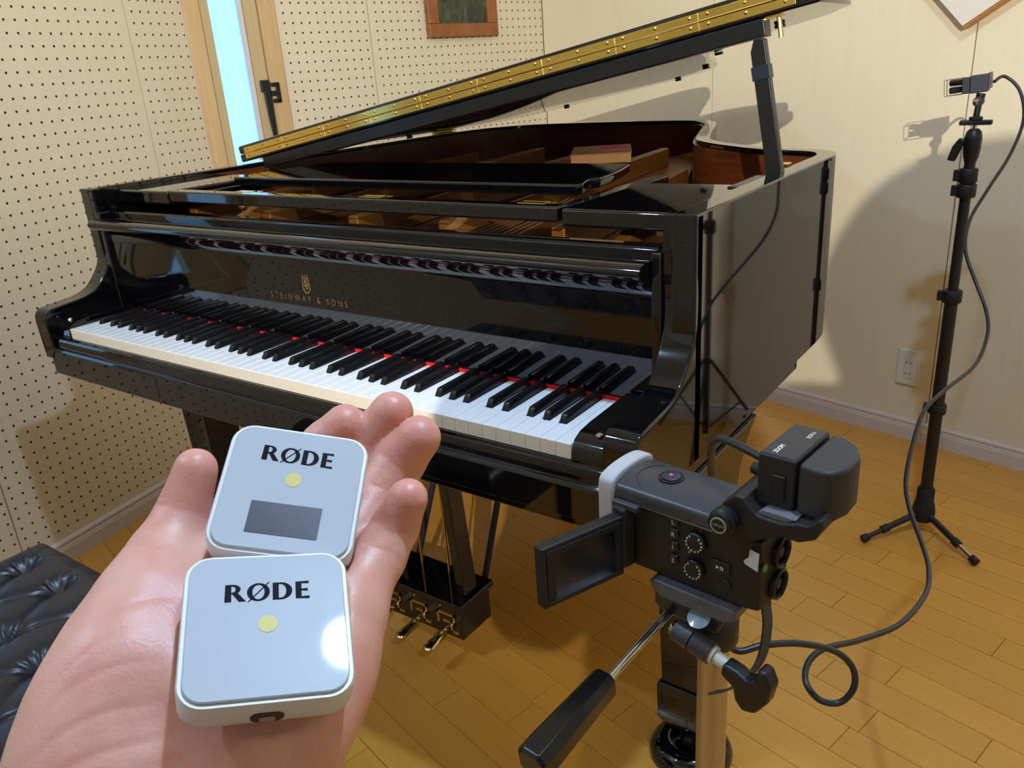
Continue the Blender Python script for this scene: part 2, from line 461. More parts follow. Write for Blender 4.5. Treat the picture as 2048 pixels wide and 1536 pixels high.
def make_window(name, fr, w, g0, g1, z0, z1, label):
    """narrow casement: trim boards, sash, rippled glass"""
    win = bpy.data.objects.new(name, None); COL.objects.link(win); win['kind'] = 'structure'
    win.location = fr(w/2, 0, z0); win.matrix_basis = Matrix.Translation(fr(w/2, 0, z0))
    def pc(nm, rects, n0, n1, m, bev=0.0015):
        b = MB()
        for r in rects: b.box(r[0], r[1], n0, n1, r[2], r[3], fr)
        return b.build(nm, m, win, bevel=bev, seg=2)
    t = 0.048
    pc('trim_board', [(0.0, t, z0, z1)], -0.05, 0.010, PINE)
    pc('trim_board', [(w-t-0.006, w, z0, z1)], -0.05, 0.010, PINE)
    pc('trim_board', [(t, w-t-0.006, z1-t, z1)], -0.05, 0.010, PINE)
    pc('sill', [(t, w-t-0.006, z0, z0+0.045)], -0.05, 0.016, PINE)
    pc('sash_stile', [(t+0.001, g0, z0+0.045, z1-t)], -0.045, -0.002, SASH)
    pc('sash_stile', [(g1+0.010, w-t-0.008, z0+0.045, z1-t)], -0.045, -0.002, SASH)
    pc('sash_lit_edge', [(g1, g1+0.009, z0+0.045, z1-t)], -0.045, -0.008, BBRD)  # pale strip that paints in the lit edge of the reveal
    pc('sash_rail', [(g0, g1, z0+0.045, z0+0.085)], -0.045, -0.004, SASH)
    pc('sash_rail', [(g0, g1, z1-t-0.04, z1-t)], -0.045, -0.004, SASH)
    pc('glass_pane', [(g0-0.004, g1+0.004, z0+0.08, z1-t-0.035)], -0.034, -0.030, GLASS, 0)
    return win
win1 = make_window('window_1', FG, LG, 0.0801, 0.1793, 0.60, 2.05, '')
hb = MB(); hb.box(0.200, 0.229, -0.002, 0.014, 1.178, 1.214, FG)
hb.box(0.205, 0.226, 0.008, 0.020, 1.165, 1.182, FG)
hb = hb.build('window_handle', BLKS, win1, bevel=0.003)
MB().prism([(0.203, 1.180), (0.226, 1.172), (0.224, 1.10), (0.2235, 1.03), (0.212, 1.03), (0.206, 1.10)], 0.012, 0.024, 'y', FG).build('lever', BLKS, hb, bevel=0.003)
kp = MB(); kp.box(0.232, 0.260, 0.010, 0.018, 1.143, 1.155, FG); kp.box(0.246, 0.260, 0.010, 0.018, 1.143, 1.205, FG); kp.box(0.232, 0.260, 0.010, 0.018, 1.193, 1.205, FG)
kp.box(0.228, 0.247, 0.006, 0.020, 1.165, 1.180, FG)
kp.build('strike_plate', BLKS, hb, bevel=0.002)
FA2 = frame(FA(-0.412, 0, 0), Vector(FA(1, 0, 0))-Vector(FA(0, 0, 0)), Vector(FA(0, 1, 0))-Vector(FA(0, 0, 0)), (0, 0, 1))
win2 = make_window('window_2', FA2, 0.312, 0.0801, 0.205, 0.60, 2.05, '')

# ================================================================== lamps
GLOW = {}
def glow(watts, area, col):
    return mat('lamp_glow_%d_%d' % (int(watts*100), int(col[0]*100)), (255, 255, 255), 0.5, emit=col + (watts/(math.pi*area),))
COOL = (0.54, 0.80, 1.18); WARM = (1.0, 0.95, 0.87)
def downlight(x, y, watts, label, r=0.042, col=COOL):
    t = thing('downlight', label, 'ceiling light', (x, y, ZC), 'recessed ceiling downlights')
    MB().lathe([(r+0.016, -0.006), (r+0.018, -0.003), (r+0.018, -0.0005), (r+0.002, -0.0005), (r+0.001, -0.005)], (x, y, ZC), seg=32, cap=False).build('trim_ring', mat('ring_white', (235, 235, 232), 0.4), t)
    MB().lathe([(0.0005, -0.030), (r*0.45, -0.0275), (r*0.8, -0.019), (r, -0.008), (r, -0.001)], (x, y, ZC), seg=32).build('lamp_disc', glow(watts, math.pi*r*r*1.3, col), t)
downlight(1.13, -0.15, 28*LAMP_W, 'round white downlight in the ceiling above the camcorder tripod')
downlight(-0.45, -1.30, 16*LAMP_W, 'added fill downlight in the ceiling near the pegboard wall')  # unseen lamp added to lift the general light level
LP = Vector((1.88, -2.30, 1.95)); LT = Vector((0.0, 1.9, 1.75)); LD = (LT-LP).normalized()
fl = thing('floor_lamp', 'black floor lamp with a spotlight head behind the photographer', 'floor lamp', (1.88, -2.30, 0))
MB().lathe([(.13, 0), (.13, .012), (.11, .020), (.02, .026), (.012, .04)], (1.88, -2.30, 0), seg=32).build('base', BLKS, fl)
MB().tube([(1.88, -2.30, .03), (1.88, -2.30, 1.87)], .011, 12).build('pole', BLKS, fl)
MB().lathe([(.050, -.16), (.058, -.15), (.062, .03), (.060, .03), (.056, -.10)], LP, tuple(LD), 28).build('lamp_shade', BLKS, fl)
sl = bpy.data.lights.new('spot_bulb', 'SPOT'); sl.energy = 370*LAMP_W; sl.color = WARM; sl.spot_size = math.radians(70); sl.spot_blend = 0.6; sl.shadow_soft_size = 0.008
so_ = bpy.data.objects.new('spot_bulb', sl); COL.objects.link(so_)
so_.matrix_world = Matrix.Translation(LP+LD*.035) @ LD.to_track_quat('-Z', 'Y').to_matrix().to_4x4()
so_.parent = fl; so_.matrix_parent_inverse = Matrix.Translation(fl.matrix_basis.translation).inverted()

# ================================================================== grand piano
HX = 0.7155; ZK = 0.7436; ZT = 1.0098
piano = thing('grand_piano', 'black lacquered grand piano with its lid raised on a short prop', 'piano', (0, 0.6, 0))

# --- rim
rim_pts = [(HX, .145), (HX, .40), (HX, .62), (HX, .74), (.709, .79), (.692, .826), (.665, .848), (.622, .866), (.58, .881), (.535, .906), (.497, .936), (.44, .982),
           (.379, 1.045), (.34, 1.11), (.312, 1.18), (.273, 1.285), (.24, 1.38), (.209, 1.473), (.18, 1.55), (.143, 1.621), (.105, 1.668), (.06, 1.697), (.01, 1.713),
           (-.06, 1.722), (-.2, 1.728), (-.38, 1.725), (-.48, 1.715), (-.56, 1.69), (-.63, 1.64), (-.68, 1.57), (-.706, 1.48), (-HX, 1.38), (-HX, 1.0), (-HX, .6), (-HX, .145)]
def densify(pts, n=3):
    return [(p.x, p.y) for p in catmull([(a, b, 0) for a, b in pts], n)]
rim_o = densify(rim_pts)
def offset(pts, d):
    out = []
    for i in range(len(pts)):
        a = Vector(pts[max(i-1, 0)]); b = Vector(pts[min(i+1, len(pts)-1)])
        t = (b-a).normalized(); n = Vector((-t.y, t.x)); out.append((pts[i][0]+n.x*d, pts[i][1]+n.y*d))
    return out
def ribbon(outer, inner, z0, z1):
    n = len(outer); b = MB()
    vs = [(p[0], p[1], z) for z in (z0, z1) for p in outer] + [(p[0], p[1], z) for z in (z0, z1) for p in inner]
    fs = []
    for i in range(n-1):
        fs += [(i, i+1, n+i+1, n+i), (2*n+i+1, 2*n+i, 3*n+i, 3*n+i+1), (n+i, n+i+1, 3*n+i+1, 3*n+i), (i+1, i, 2*n+i, 2*n+i+1)]
    fs += [(0, n, 3*n, 2*n), (n-1, 3*n-1, 4*n-1, 2*n-1)]
    return b.add(vs, fs)
rim_i = offset(rim_o, 0.034)
ribbon(rim_o, rim_i, 0.670, ZT).build('rim', LACQ, piano, bevel=0.003, seg=3, angle=50)
k0 = [i for i, p in enumerate(rim_i) if p[1] > 0.30]
ri = rim_i[k0[0]:k0[-1]+1]
ribbon(offset(ri, 0.0005), offset(ri, 0.006), 0.80, ZT-0.010).build('inner_rim_veneer', MAHO, piano, angle=60)

# --- arms
arm_prof = [(.168, 1.0095), (.146, 1.0095), (.146, .935), (.149, .915), (.1495, .893), (.148, .868), (.141, .846), (.131, .830), (.119, .816), (.108, .805), (.096, .797), (.078, .7905), (.058, .787),
            (.038, .785), (.0, .781), (-.010, .7775), (-.0165, .771), (-.0195, .762), (-.020, .745), (-.018, .679), (-.018, .672), (.168, .672)]
def arm_smooth(pr):
    up = [(p[0], p[1]) for p in catmull([(a, b, 0) for a, b in pr[2:20]], 4)]
    return pr[:2] + up + pr[20:]
AP = arm_smooth(arm_prof)
MB().prism(AP, 0.669, HX, 'x').build('arm', LACQ, piano, bevel=0.0035, seg=3, angle=40)
MB().prism(AP, -HX, -0.669, 'x').build('arm', LACQ, piano, bevel=0.0035, seg=3, angle=40)
for s in (-1, 1):       # step on the inner face of each arm
    MB().box(min(s*.655, s*.669), max(s*.655, s*.669), .143, .20, .72, .960).build('arm_cheek', LACQ, piano, bevel=0.003)

# --- key bed, key slip, key blocks
MB().box(-.70, .70, -.014, .66, .636, .672).build('key_bed', LACQ, piano, bevel=0.003)
ks = MB(); ks.prism([(-.020, .650), (-.020, .694), (-.017, .699), (-.011, .700), (-.011, .712), (-.0085, .719), (-.004, .722), (.004, .722), (.004, .650)], -.668, .668, 'x')
ks.build('key_slip', LACQ, piano, bevel=0.001, angle=30)
for s in (-1, 1):
    x0, x1 = (0.6145, 0.668) if s > 0 else (-0.668, -0.6145)
    kb = MB().prism([(.150, .650), (.150, .760), (.045, .7575), (.020, .755), (.006, .749), (-.002, .737), (-.004, .724), (-.004, .650)], x0, x1, 'x').build('key_block', LACQ, piano, bevel=0.002, seg=3)
    MB().lathe([(.0001, .0038), (.003, .0034), (.0058, .0018), (.0066, -.001)], ((x0+x1)/2+s*.004, .020, .7555), seg=16).build('screw', CHROME, kb)

# --- keys
KW = 0.0236; KX0 = -26*KW; nh = 0.0068; g = 0.0005
boff = {'C': -.0022, 'D': .0022, 'F': -.0028, 'G': 0.0, 'A': .0028}
notes = ['ABCDEFG'[i % 7] for i in range(52)]
kcache = {}
for i in range(52):
    n = notes[i]; prev = notes[i-1] if i else None
    rb = (n in boff and i < 51); lb = (prev in boff) if prev else False
    key = (n, rb, lb)
    if key not in kcache:
        L, Rr = g, KW-g
        rt = KW + boff[n] - nh if rb else Rr
        lt = boff[prev] + nh if lb else L
        poly = [(L, 0), (Rr, 0), (Rr, .0505), (rt, .0505), (rt, .1505), (lt, .1505), (lt, .0505), (L, .0505)]
        pp = []
        for q in poly:
            if not pp or (abs(pp[-1][0]-q[0])+abs(pp[-1][1]-q[1])) > 1e-6: pp.append(q)
        b = MB(); b.prism(pp, -0.021, 0.0, 'z')
        me = bpy.data.meshes.new('white_key'); me.from_pydata(b.v, [], b.f); me.update()
        bm = bmesh.new(); bm.from_mesh(me); bmesh.ops.recalc_face_normals(bm, faces=bm.faces)
        for f in bm.faces:
            if f.normal.y < -0.9 and f.calc_center_median().y < 0.01: f.material_index = 1
        ed = [e for e in bm.edges if all(abs(v.co.z) < 1e-6 for v in e.verts)]
        bmesh.ops.bevel(bm, geom=ed, offset=0.0007, segments=2, affect='EDGES', profile=0.5)
        bm.to_mesh(me); bm.free()
        me.materials.append(KEYW); me.materials.append(KEYF)
        kcache[key] = me
    o = bpy.data.objects.new('white_key', kcache[key]); COL.objects.link(o)
    o.location = (KX0+i*KW, 0, ZK); o.parent = piano; o.matrix_parent_inverse = Matrix.Translation(piano.matrix_basis.translation).inverted()
bk = MB()
hb, ht = 0.0056, 0.0048
bk.add([(-hb, .0525, -.012), (hb, .0525, -.012), (hb, .1505, -.012), (-hb, .1505, -.012), (-hb, .0525, .001), (hb, .0525, .001), (hb, .1505, .001), (-hb, .1505, .001),
        (-ht, .0585, .0105), (ht, .0585, .0105), (ht, .1505, .0118), (-ht, .1505, .0118)],
       [(3, 2, 1, 0), (0, 1, 5, 4), (1, 2, 6, 5), (2, 3, 7, 6), (3, 0, 4, 7), (4, 5, 9, 8), (5, 6, 10, 9), (6, 7, 11, 10), (7, 4, 8, 11), (8, 9, 10, 11)])
bme = bpy.data.meshes.new('black_key'); bme.from_pydata(bk.v, [], bk.f); bme.update()
bm = bmesh.new(); bm.from_mesh(bme); bmesh.ops.recalc_face_normals(bm, faces=bm.faces)
bmesh.ops.bevel(bm, geom=[e for e in bm.edges if max(v.co.z for v in e.verts) > 0.005], offset=0.0012, segments=2, affect='EDGES', profile=0.5)
bm.to_mesh(bme); bm.free(); bme.materials.append(KEYB); bme.shade_smooth(); bme.set_sharp_from_angle(angle=math.radians(40))
for i in range(51):
    if notes[i] in boff:
        o = bpy.data.objects.new('black_key', bme); COL.objects.link(o)
        o.location = (KX0+(i+1)*KW+boff[notes[i]], 0, ZK); o.parent = piano; o.matrix_parent_inverse = Matrix.Translation(piano.matrix_basis.translation).inverted()
MB().box(-.613, .613, .1512, .1545, .718, ZK+.0045).build('felt_strip', FELT, piano)

# --- fallboard with gold name and emblem
fb_prof = [(.1550, .748), (.1535, .80), (.1525, .85), (.1515, .895), (.1490, .907), (.1430, .9175), (.1340, .9235), (.1250, .926), (.1165, .929), (.1120, .9345), (.1115, .9405), (.1150, .9455), (.1210, .9480),
           (.1330, .9490), (.166, .9495), (.166, .748)]
fallboard = MB().prism(fb_prof, -.654, .654, 'x').build('fallboard', LACQ, piano, bevel=0, angle=50)
text_mesh('lettering', 'STEINWAY & SONS', 0.0165, (-.027, .1524, .8275), (1, 0, 0), (0, 0, 1), GLDL, fallboard, ext=0.0002, space=1.72, off=-0.00025, xs=0.905)
def lyre(o):
    b = MB(); ox, oy, oz = o
    def st(pts, r=0.00065): b.tube([(ox+x, oy, oz+z) for x, z in catmull2(pts)], r, 6)
    side = [(-.0055, .0115), (-.0078, .006), (-.0088, .000), (-.0096, -.006), (-.0085, -.0115), (-.0045, -.0150), (-.001, -.0165)]
    st(side, .0009); st([(-x, z) for x, z in side], .0009)
    st([(-.0065, .0120), (.0, .0108), (.0065, .0120)], .0007)
    for x in (-.006, 0, .006): b.sphere((ox+x, oy, oz+.0152), .0013, 8, 6)
    for x in (-.006, 0, .006): st([(x, .0125), (x*.9, .0150)], .0006)
    for x in (-.0022, 0, .0022): st([(x, .010), (x, -.009)], .00035)
    st([(.003, .0055), (-.0005, .0070), (-.0032, .0045), (.0, .0015), (.0032, -.0015), (.0005, -.0045), (-.003, -.003)], .0008)
    st([(-.0045, .002), (-.0058, -.002), (-.0040, -.0055), (-.002, -.004)], .0006); st([(.0045, .002), (.0058, -.002), (.0040, -.0055), (.002, -.004)], .0006)
    st([(-.0055, -.0098), (0, -.0078), (.0055, -.0098)], .0007)
    st([(-.0050, -.0175), (0, -.0162), (.0050, -.0175)], .0010)
    return b.build('lyre_emblem', GLDL, fallboard)
def catmull2(pts): return [(p.x, p.y) for p in catmull([(a, c, 0) for a, c in pts], 5)]
lyre((-.0255, .1522, .8565))
rl = MB(); rl.prism([(.166, .90), (.166, .9575), (.1685, .9608), (.176, .9615), (.192, .9615), (.196, .959), (.196, .90)], -.6545, .6545, 'x')
rl.build('fallboard_rail', LACQ, piano, bevel=0.001)

# --- iron plate, struts, soundboard
ip = offset([p for p in rim_i], 0.02)
ip = [p for p in ip if p[1] > 0.22]
plate_poly = ip + [(-.655, .215), (.655, .215)]
MB().prism(plate_poly, .885, .905, 'z').build('iron_plate', GOLD, piano, bevel=0.002)
MB().box(-.655, .655, .20, .285, .905, .940).build('pin_block_flange', GOLD, piano, bevel=0.004)
for (x0, x1, y1) in ((-.52, -.55, 1.35), (-.27, -.36, 1.45), (-.02, -.14, 1.50), (.20, .08, 1.42), (.43, .33, .98)):
    fr = frame((x0, .28, 0), (1, 0, 0), ((x1-x0), (y1-.28), 0), (0, 0, 1))
    MB().box(-.013, .013, 0, 1, .905, .955, fr).build('plate_strut', GOLD, piano, bevel=0.004)
for x0 in (-.30, .245, .56):
    MB().prism([(.20, .94), (.25, .955), (.285, .968), (.33, .955), (.34, .94)], x0-.012, x0+.012, 'x').build('strut_nose', GOLD, piano, bevel=0.004)
bw = MB()
for i in range(60):
    x = -.60 + i*0.0155
    y1 = .85 + .55*(1-(i/60.0)) if i > 20 else 1.35
    bw.tube([(x, .30, .925), (x-.10*(i/60.0), y1*0.85, .918)], .0008, 5)
bw = bw.build('strings', mat('string_steel', (150, 140, 128), 0.35, metal=1.0), piano); bw['kind'] = 'stuff'

# --- music desk
dk = MB(); dk.box(.484, .6805, .205, .464, .973, .999); dk.build('desk_shelf', LACQ, piano, bevel=0.005, seg=3)
MB().box(-.6805, -.484, .205, .464, .972, 1.000).build('desk_shelf', LACQ, piano, bevel=0.005, seg=3)
MB().box(-.478, .478, .205, .236, .978, 1.001).build('desk_rail', LACQ, piano, bevel=0.004, seg=3)
MB().box(-.470, -.440, .236, .60, .975, .992).build('desk_slide', LACQ, piano, bevel=0.002)
MB().box(.440, .470, .236, .60, .975, .992).build('desk_slide', LACQ, piano, bevel=0.002)
dp = [(-.43, .335), (.432, .335), (.436, .352), (.425, .380), (.418, .405), (.428, .420), (.424, .47), (.412, .53), (.392, .60), (-.392, .60), (-.424, .47), (-.43, .40)]
desk = MB().prism(dp, .995, 1.013, 'z').build('music_desk', LACQ, piano, bevel=0.004, seg=3)
for x in (-.262, .085, .420):
    h = MB(); h.tube([(x-.024, .242, .999), (x+.024, .242, .999)], .0032, 10)
    for k in (-.015, .015): h.box(x+k-.008, x+k+.008, .242, .262, .9965, .9985)
    h.box(x-.024, x+.024, .225, .242, 1.0002, 1.0016)
    h.build('desk_hinge', BRASS, piano, bevel=0.0005)
MB().tube([(-.33, .275, .945), (-.325, .270, .960), (-.318, .262, .966)], [.006, .004, .006], 10).build('desk_latch', BRASS, piano)
MB().box(-.285, -.195, .198, .214, .9405, .942).build('paper_tag', mat('tag_paper', (205, 196, 180), 0.5), piano)

# --- lid, hinged along the left edge
TH = math.radians(9.45)
FL = frame((-HX-.004, 0, 1.0128), (math.cos(TH), 0, math.sin(TH)), (0, 1, 0), (-math.sin(TH), 0, math.cos(TH)))
YH = 0.585
lo = offset(rim_o, -0.010)
lp = [(p[0]+HX+.004, p[1]) for p in lo if p[1] > YH]
lid_poly = [(HX*2+.030, YH)] + [(a+.016, b) if a > 1.35 and b < .80 else (a, b) for a, b in lp] + [(-.006, YH)]
lid = MB().prism(lid_poly, 0, .0195, 'z', FL).build('lid', LACQ, piano, bevel=0.004, seg=3, angle=40)
flap = MB().prism([(-.006, YH), (HX*2+.030, YH), (HX*2+.030, YH+.16), (HX*2+.010, YH+.215), (HX*2-.06, YH+.28), (HX*2-.20, YH+.35), (-.006, YH+.35)], .0203, .0405, 'z', FL).build('lid_front_flap', LACQ, piano, bevel=0.005, seg=3)
nseg = 9; a0, a1 = .018, 1.425
for row, (h0, h1, par) in enumerate(((.0060, .0188, lid), (.0212, .0340, flap))):
    for k in range(nseg):
        s0 = a0+(a1-a0)*k/nseg; s1 = a0+(a1-a0)*(k+1)/nseg
        MB().box(s0+.0004, s1-.0004, YH-.0014, YH+.004, h0, h1, FL).build('hinge_leaf', BRASS, par, bevel=0.0004, seg=1)
        for q in (.10, .5, .90):
            s = s0+(s1-s0)*q; hh = (h0+h1)/2 + (0.0015 if int(q*10) % 2 else -.0012)
            c = FL(s, YH-.0014, hh)
            MB().lathe([(.0001, .0020), (.0020, .0015), (.0032, .0003), (.0033, -.0005)], c, (0, -1, 0), 10).build('screw', BRASS, par)
MB().tube([FL(a0, YH-.002, .0200), FL(a1, YH-.002, .0200)], .0014, 8).build('hinge_pin', BRASS, lid)
MB().box(.075, 1.372, YH+.004, YH+.034, -.0275, -.0002, FL).build('lid_batten', mat('satin_lacquer', (10, 11, 14), 0.28), lid, bevel=0.002)
for (x, y) in ((1.337, .776), (1.114, 1.049), (.921, 1.44), (.72, 1.705), (.31, 1.70), (.03, 1.2)):
    MB().box(x-.008, x+.008, y-.006, y+.006, -.006, -.0003, FL).build('rubber_bumper', BLKM, lid, bevel=0.001)
lt = MB(); lt.tube([FL(1.392, YH+.018, -.0002), FL(1.392, YH+.018, -.010)], .004, 10); lt.tube([FL(1.392, YH+.018, -.008), FL(1.392, YH+.018, -.034)], [.0036, .0042], 10)
lt.box(1.372, 1.398, YH+.010, YH+.026, -.004, -.0002, FL)
lt.build('lid_pin', BRASS, lid)
for y in (.70, 1.39):
    h = MB(); h.tube([(-HX+.0, y-.05, ZT+.004), (-HX+.0, y+.05, ZT+.004)], .004, 10)
    h.box(-HX+.002, -HX+.022, y-.05, y+.05, ZT+.0002, ZT+.0018); h.box(.006, .026, y-.05, y+.05, -.0018, -.0002, FL)
    h.build('lid_hinge', BRASS, piano, bevel=0.0004)
# prop stick
pa, pb = Vector((.690, .522, .990)), Vector((.6495, .522, 1.2075))
dz = (pb-pa).normalized(); dy = Vector((0, 1, 0)); dx = dy.cross(dz).normalized(); dy = dz.cross(dx)
FP = frame(pa, dx, dy, dz); Lp = (pb-pa).length
pr = MB(); pr.prism([(-.0125, -.03), (.0125, -.03), (.0120, Lp-.004), (.004, Lp), (-.004, Lp), (-.0115, Lp-.018)], -.008, .008, 'y', FP)
prop = pr.build('lid_prop', mat('prop_lacquer', (12, 13, 16), 0.3), piano, bevel=0.0018)
MB().box(-.0135, .0135, -.0092, .0092, Lp-.060, Lp-.040, FP).build('tape_band', mat('dark_tape', (20, 26, 40), 0.35), prop, bevel=0.0005)
MB().box(.655, .6805, .400, .525, 1.0005, 1.005).build('prop_hinge_plate', mat('prop_lacquer', (12, 13, 16), 0.3), piano, bevel=0.001)
MB().box(.662, .6805, .600, .625, ZT+.0003, ZT+.0035).build('prop_stop', BRASS, piano, bevel=0.001)

# --- legs with casters
def leg(x, y, nm):
    b = MB()
    def sq(z, wx, wy): return [(x-wx, y-wy, z), (x+wx, y-wy, z), (x+wx, y+wy, z), (x-wx, y+wy, z)]
    lv = [(.636, .052, .13), (.620, .051, .105), (.600, .050, .085), (.565, .049, .066), (.53, .048, .056), (.49, .047, .050), (.42, .046, .047), (.172, .040, .040)]
    vs = []; fs = []
    for z, wx, wy in lv: vs += sq(z, wx, wy)
    for i in range(len(lv)-1):
        for k in range(4): fs.append((4*i+k, 4*i+(k+1) % 4, 4*i+4+(k+1) % 4, 4*i+4+k))
    fs += [(0, 1, 2, 3), tuple(4*(len(lv)-1)+k for k in range(4))]
    b.add(vs, fs)
    l = b.build(nm, LACQ, piano, bevel=0.003, seg=2, angle=30)
    f = MB(); vs = []; fs = []
    lv2 = [(.175, .044, .044), (.168, .047, .047), (.100, .046, .046), (.078, .037, .037)]
    for z, wx, wy in lv2: vs += sq(z, wx, wy)
    for i in range(len(lv2)-1):
        for k in range(4): fs.append((4*i+k, 4*i+(k+1) % 4, 4*i+4+(k+1) % 4, 4*i+4+k))
    fs += [(0, 1, 2, 3), tuple(4*(len(lv2)-1)+k for k in range(4))]
    f.add(vs, fs).build('leg_foot', LACQ, l, bevel=0.003)
    c = MB(); c.lathe([(.010, .056), (.012, .080)], (x, y, 0), seg=14); c.box(x-.014, x-.010, y-.016, y+.016, .030, .066); c.box(x+.010, x+.014, y-.016, y+.016, .030, .066); c.box(x-.014, x+.014, y-.010, y+.010, .060, .066)
    c.build('caster_fork', BLKS, l)
    MB().lathe([(.012, -.009), (.017, -.008), (.018, 0), (.017, .008), (.012, .009)], (x, y, .030), (1, 0, 0), 20).build('caster_wheel', BLKM, l)
leg(.655, .30, 'leg'); leg(-.655, .30, 'leg'); leg(-.28, 1.42, 'leg')
for i, (x, y, lb) in enumerate(((.655, .30, 'glossy black caster cup under the piano leg nearest the camcorder tripod'), (-.655, .30, 'black caster cup under the piano leg by the pegboard wall'), (-.28, 1.42, 'black caster cup under the rear piano leg'))):
    tag(MB().lathe([(.074, 0), (.075, .008), (.070, .020), (.058, .032), (.046, .036), (.038, .034), (.032, .022), (.030, .012), (.0005, .011)], (x, y, 0), seg=36).build('caster_cup', LACQ, angle=40), lb, 'caster cup', 'caster cups under the piano legs')

# --- pedal lyre
ly = MB(); cx = .032
ly.box(cx-.120, cx+.120, .272, .372, .062, .140); ly = ly.build('pedal_lyre', LACQ, piano, bevel=0.003)
MB().box(cx-.128, cx+.128, .264, .380, .140, .156).build('lyre_cap', LACQ, ly, bevel=0.004)
for s in (-1, 1):
    b = MB(); xs = [(cx+s*.103, .156), (cx+s*.085, .40), (cx+s*.070, .636)]
    vs = []; fs = []
    for x, z in xs: vs += [(x-.012, .296, z), (x+.012, .296, z), (x+.012, .340, z), (x-.012, .340, z)]
    for i in range(2):
        for k in range(4): fs.append((4*i+k, 4*i+(k+1) % 4, 4*i+4+(k+1) % 4, 4*i+4+k))
    fs += [(0, 1, 2, 3), (8, 9, 10, 11)]
    b.add(vs, fs).build('lyre_post', LACQ, ly, bevel=0.004)
    MB().tube([(cx+s*.098, .376, .120), (cx+s*.085, .62, .640)], .0075, 10).build('lyre_brace', BLKS, ly)
for k in (-1, 0, 1):
    x = cx + k*.0775
    MB().tube([(x-.02, .318, .156), (x-.02, .318, .637)], .0030, 8).build('pedal_rod', BRASS, ly)
    pts = [(x, .280, .086), (x, .262, .084), (x, .240, .079), (x, .222, .074), (x, .206, .070), (x, .198, .068)]
    rs = [.006, .0065, .0085, .0125, .0135, .007]
    b = MB(); b.tube(pts, rs, 14); b.v = [(v[0], v[1], .077 + (v[2]-.077)*0.62) for v in b.v]
    b.build('pedal', mat('pedal_brass', (206, 188, 140), 0.14, metal=1.0), ly)
    pl = MB(); q = .0026
    for (p0, p1) in (((-.022, .118), (.022, .118)), ((.022, .118), (.022, .100)), ((.022, .100), (-.006, .100)), ((-.022, .118), (-.022, .094)), ((.014, .100), (.014, .078)), ((.014, .078), (.030, .078))):
        pl.box(x+min(p0[0], p1[0])-q, x+max(p0[0], p1[0])+q, .2695, .2718, min(p0[1], p1[1])-q, max(p0[1], p1[1])+q)
    pl.build('pedal_escutcheon', BRASS, ly)

# ================================================================== things around the piano
# book resting on the iron plate
bkr = thing('book', 'tan and magenta covered book lying inside the piano on the gold plate', 'book', (.02, 1.16, .957))
fbk = frame((.03, 1.14, .957), (.88, .47, 0), (-.47, .88, 0), (0, 0, 1))
MB().box(-.075, .075, -.11, .11, 0, .022, fbk).build('page_block', mat('book_pages', (150, 104, 52), 0.7), bkr, bevel=0.001)
MB().box(-.077, .077, -.112, .112, .0222, .0245, fbk).build('cover', mat('book_cover', (140, 84, 38), 0.45), bkr, bevel=0.0006)
MB().box(.000, .070, -.03, .105, .0246, .0252, fbk).build('cover_label', mat('magenta_label', (160, 26, 56), 0.45), bkr)

# painting on the pegboard wall
pic = thing('framed_painting', 'small dark green painting in a brown wooden frame on pegboard', 'painting', FB(1.905, 0.0, 1.32))
s0, s1, z0, z1, fw = 1.742, 2.066, 1.322, 1.76, .046
FRW = wood_mat('frame_wood', (132, 76, 34), (166, 104, 52), rough=0.35, along=(3, 3, 3), scale=6)
for r in ((s0, s1, z0, z0+fw), (s0, s1, z1-fw, z1), (s0, s0+fw, z0+fw, z1-fw), (s1-fw, s1, z0+fw, z1-fw)):
    MB().box(r[0], r[1], 0.0005, .026, r[2], r[3], FB).build('frame_rail', FRW, pic, bevel=0.003)
def paint_mat():
    m = bpy.data.materials.new('painted_leaves'); m.use_nodes = True; nt = m.node_tree; b = nt.nodes['Principled BSDF']
    tc = nt.nodes.new('ShaderNodeTexCoord'); mp = nt.nodes.new('ShaderNodeMapping'); mp.inputs['Scale'].default_value = (22, 22, 8); mp.inputs['Rotation'].default_value = (0.2, 0.3, 0.3)
    nt.links.new(tc.outputs['Object'], mp.inputs['Vector'])
    n = nt.nodes.new('ShaderNodeTexNoise'); n.inputs['Scale'].default_value = 1.3; n.inputs['Detail'].default_value = 4; n.inputs['Distortion'].default_value = 1.4
    nt.links.new(mp.outputs['Vector'], n.inputs['Vector'])
    cr = nt.nodes.new('ShaderNodeValToRGB'); e = cr.color_ramp.elements
    e[0].position = .40; e[0].color = lin((44, 50, 46))+(1,); e[1].position = .78; e[1].color = lin((126, 150, 96))+(1,)
    x = cr.color_ramp.elements.new(.56); x.color = lin((72, 74, 48))+(1,)
    x = cr.color_ramp.elements.new(.66); x.color = lin((66, 98, 66))+(1,)
    nt.links.new(n.outputs['Fac'], cr.inputs['Fac']); nt.links.new(cr.outputs['Color'], b.inputs['Base Color']); b.inputs['Roughness'].default_value = .35
    return m
MB().box(s0+fw-.002, s1-fw+.002, .003, .012, z0+fw-.002, z1-fw+.002, FB).build('canvas', paint_mat(), pic)

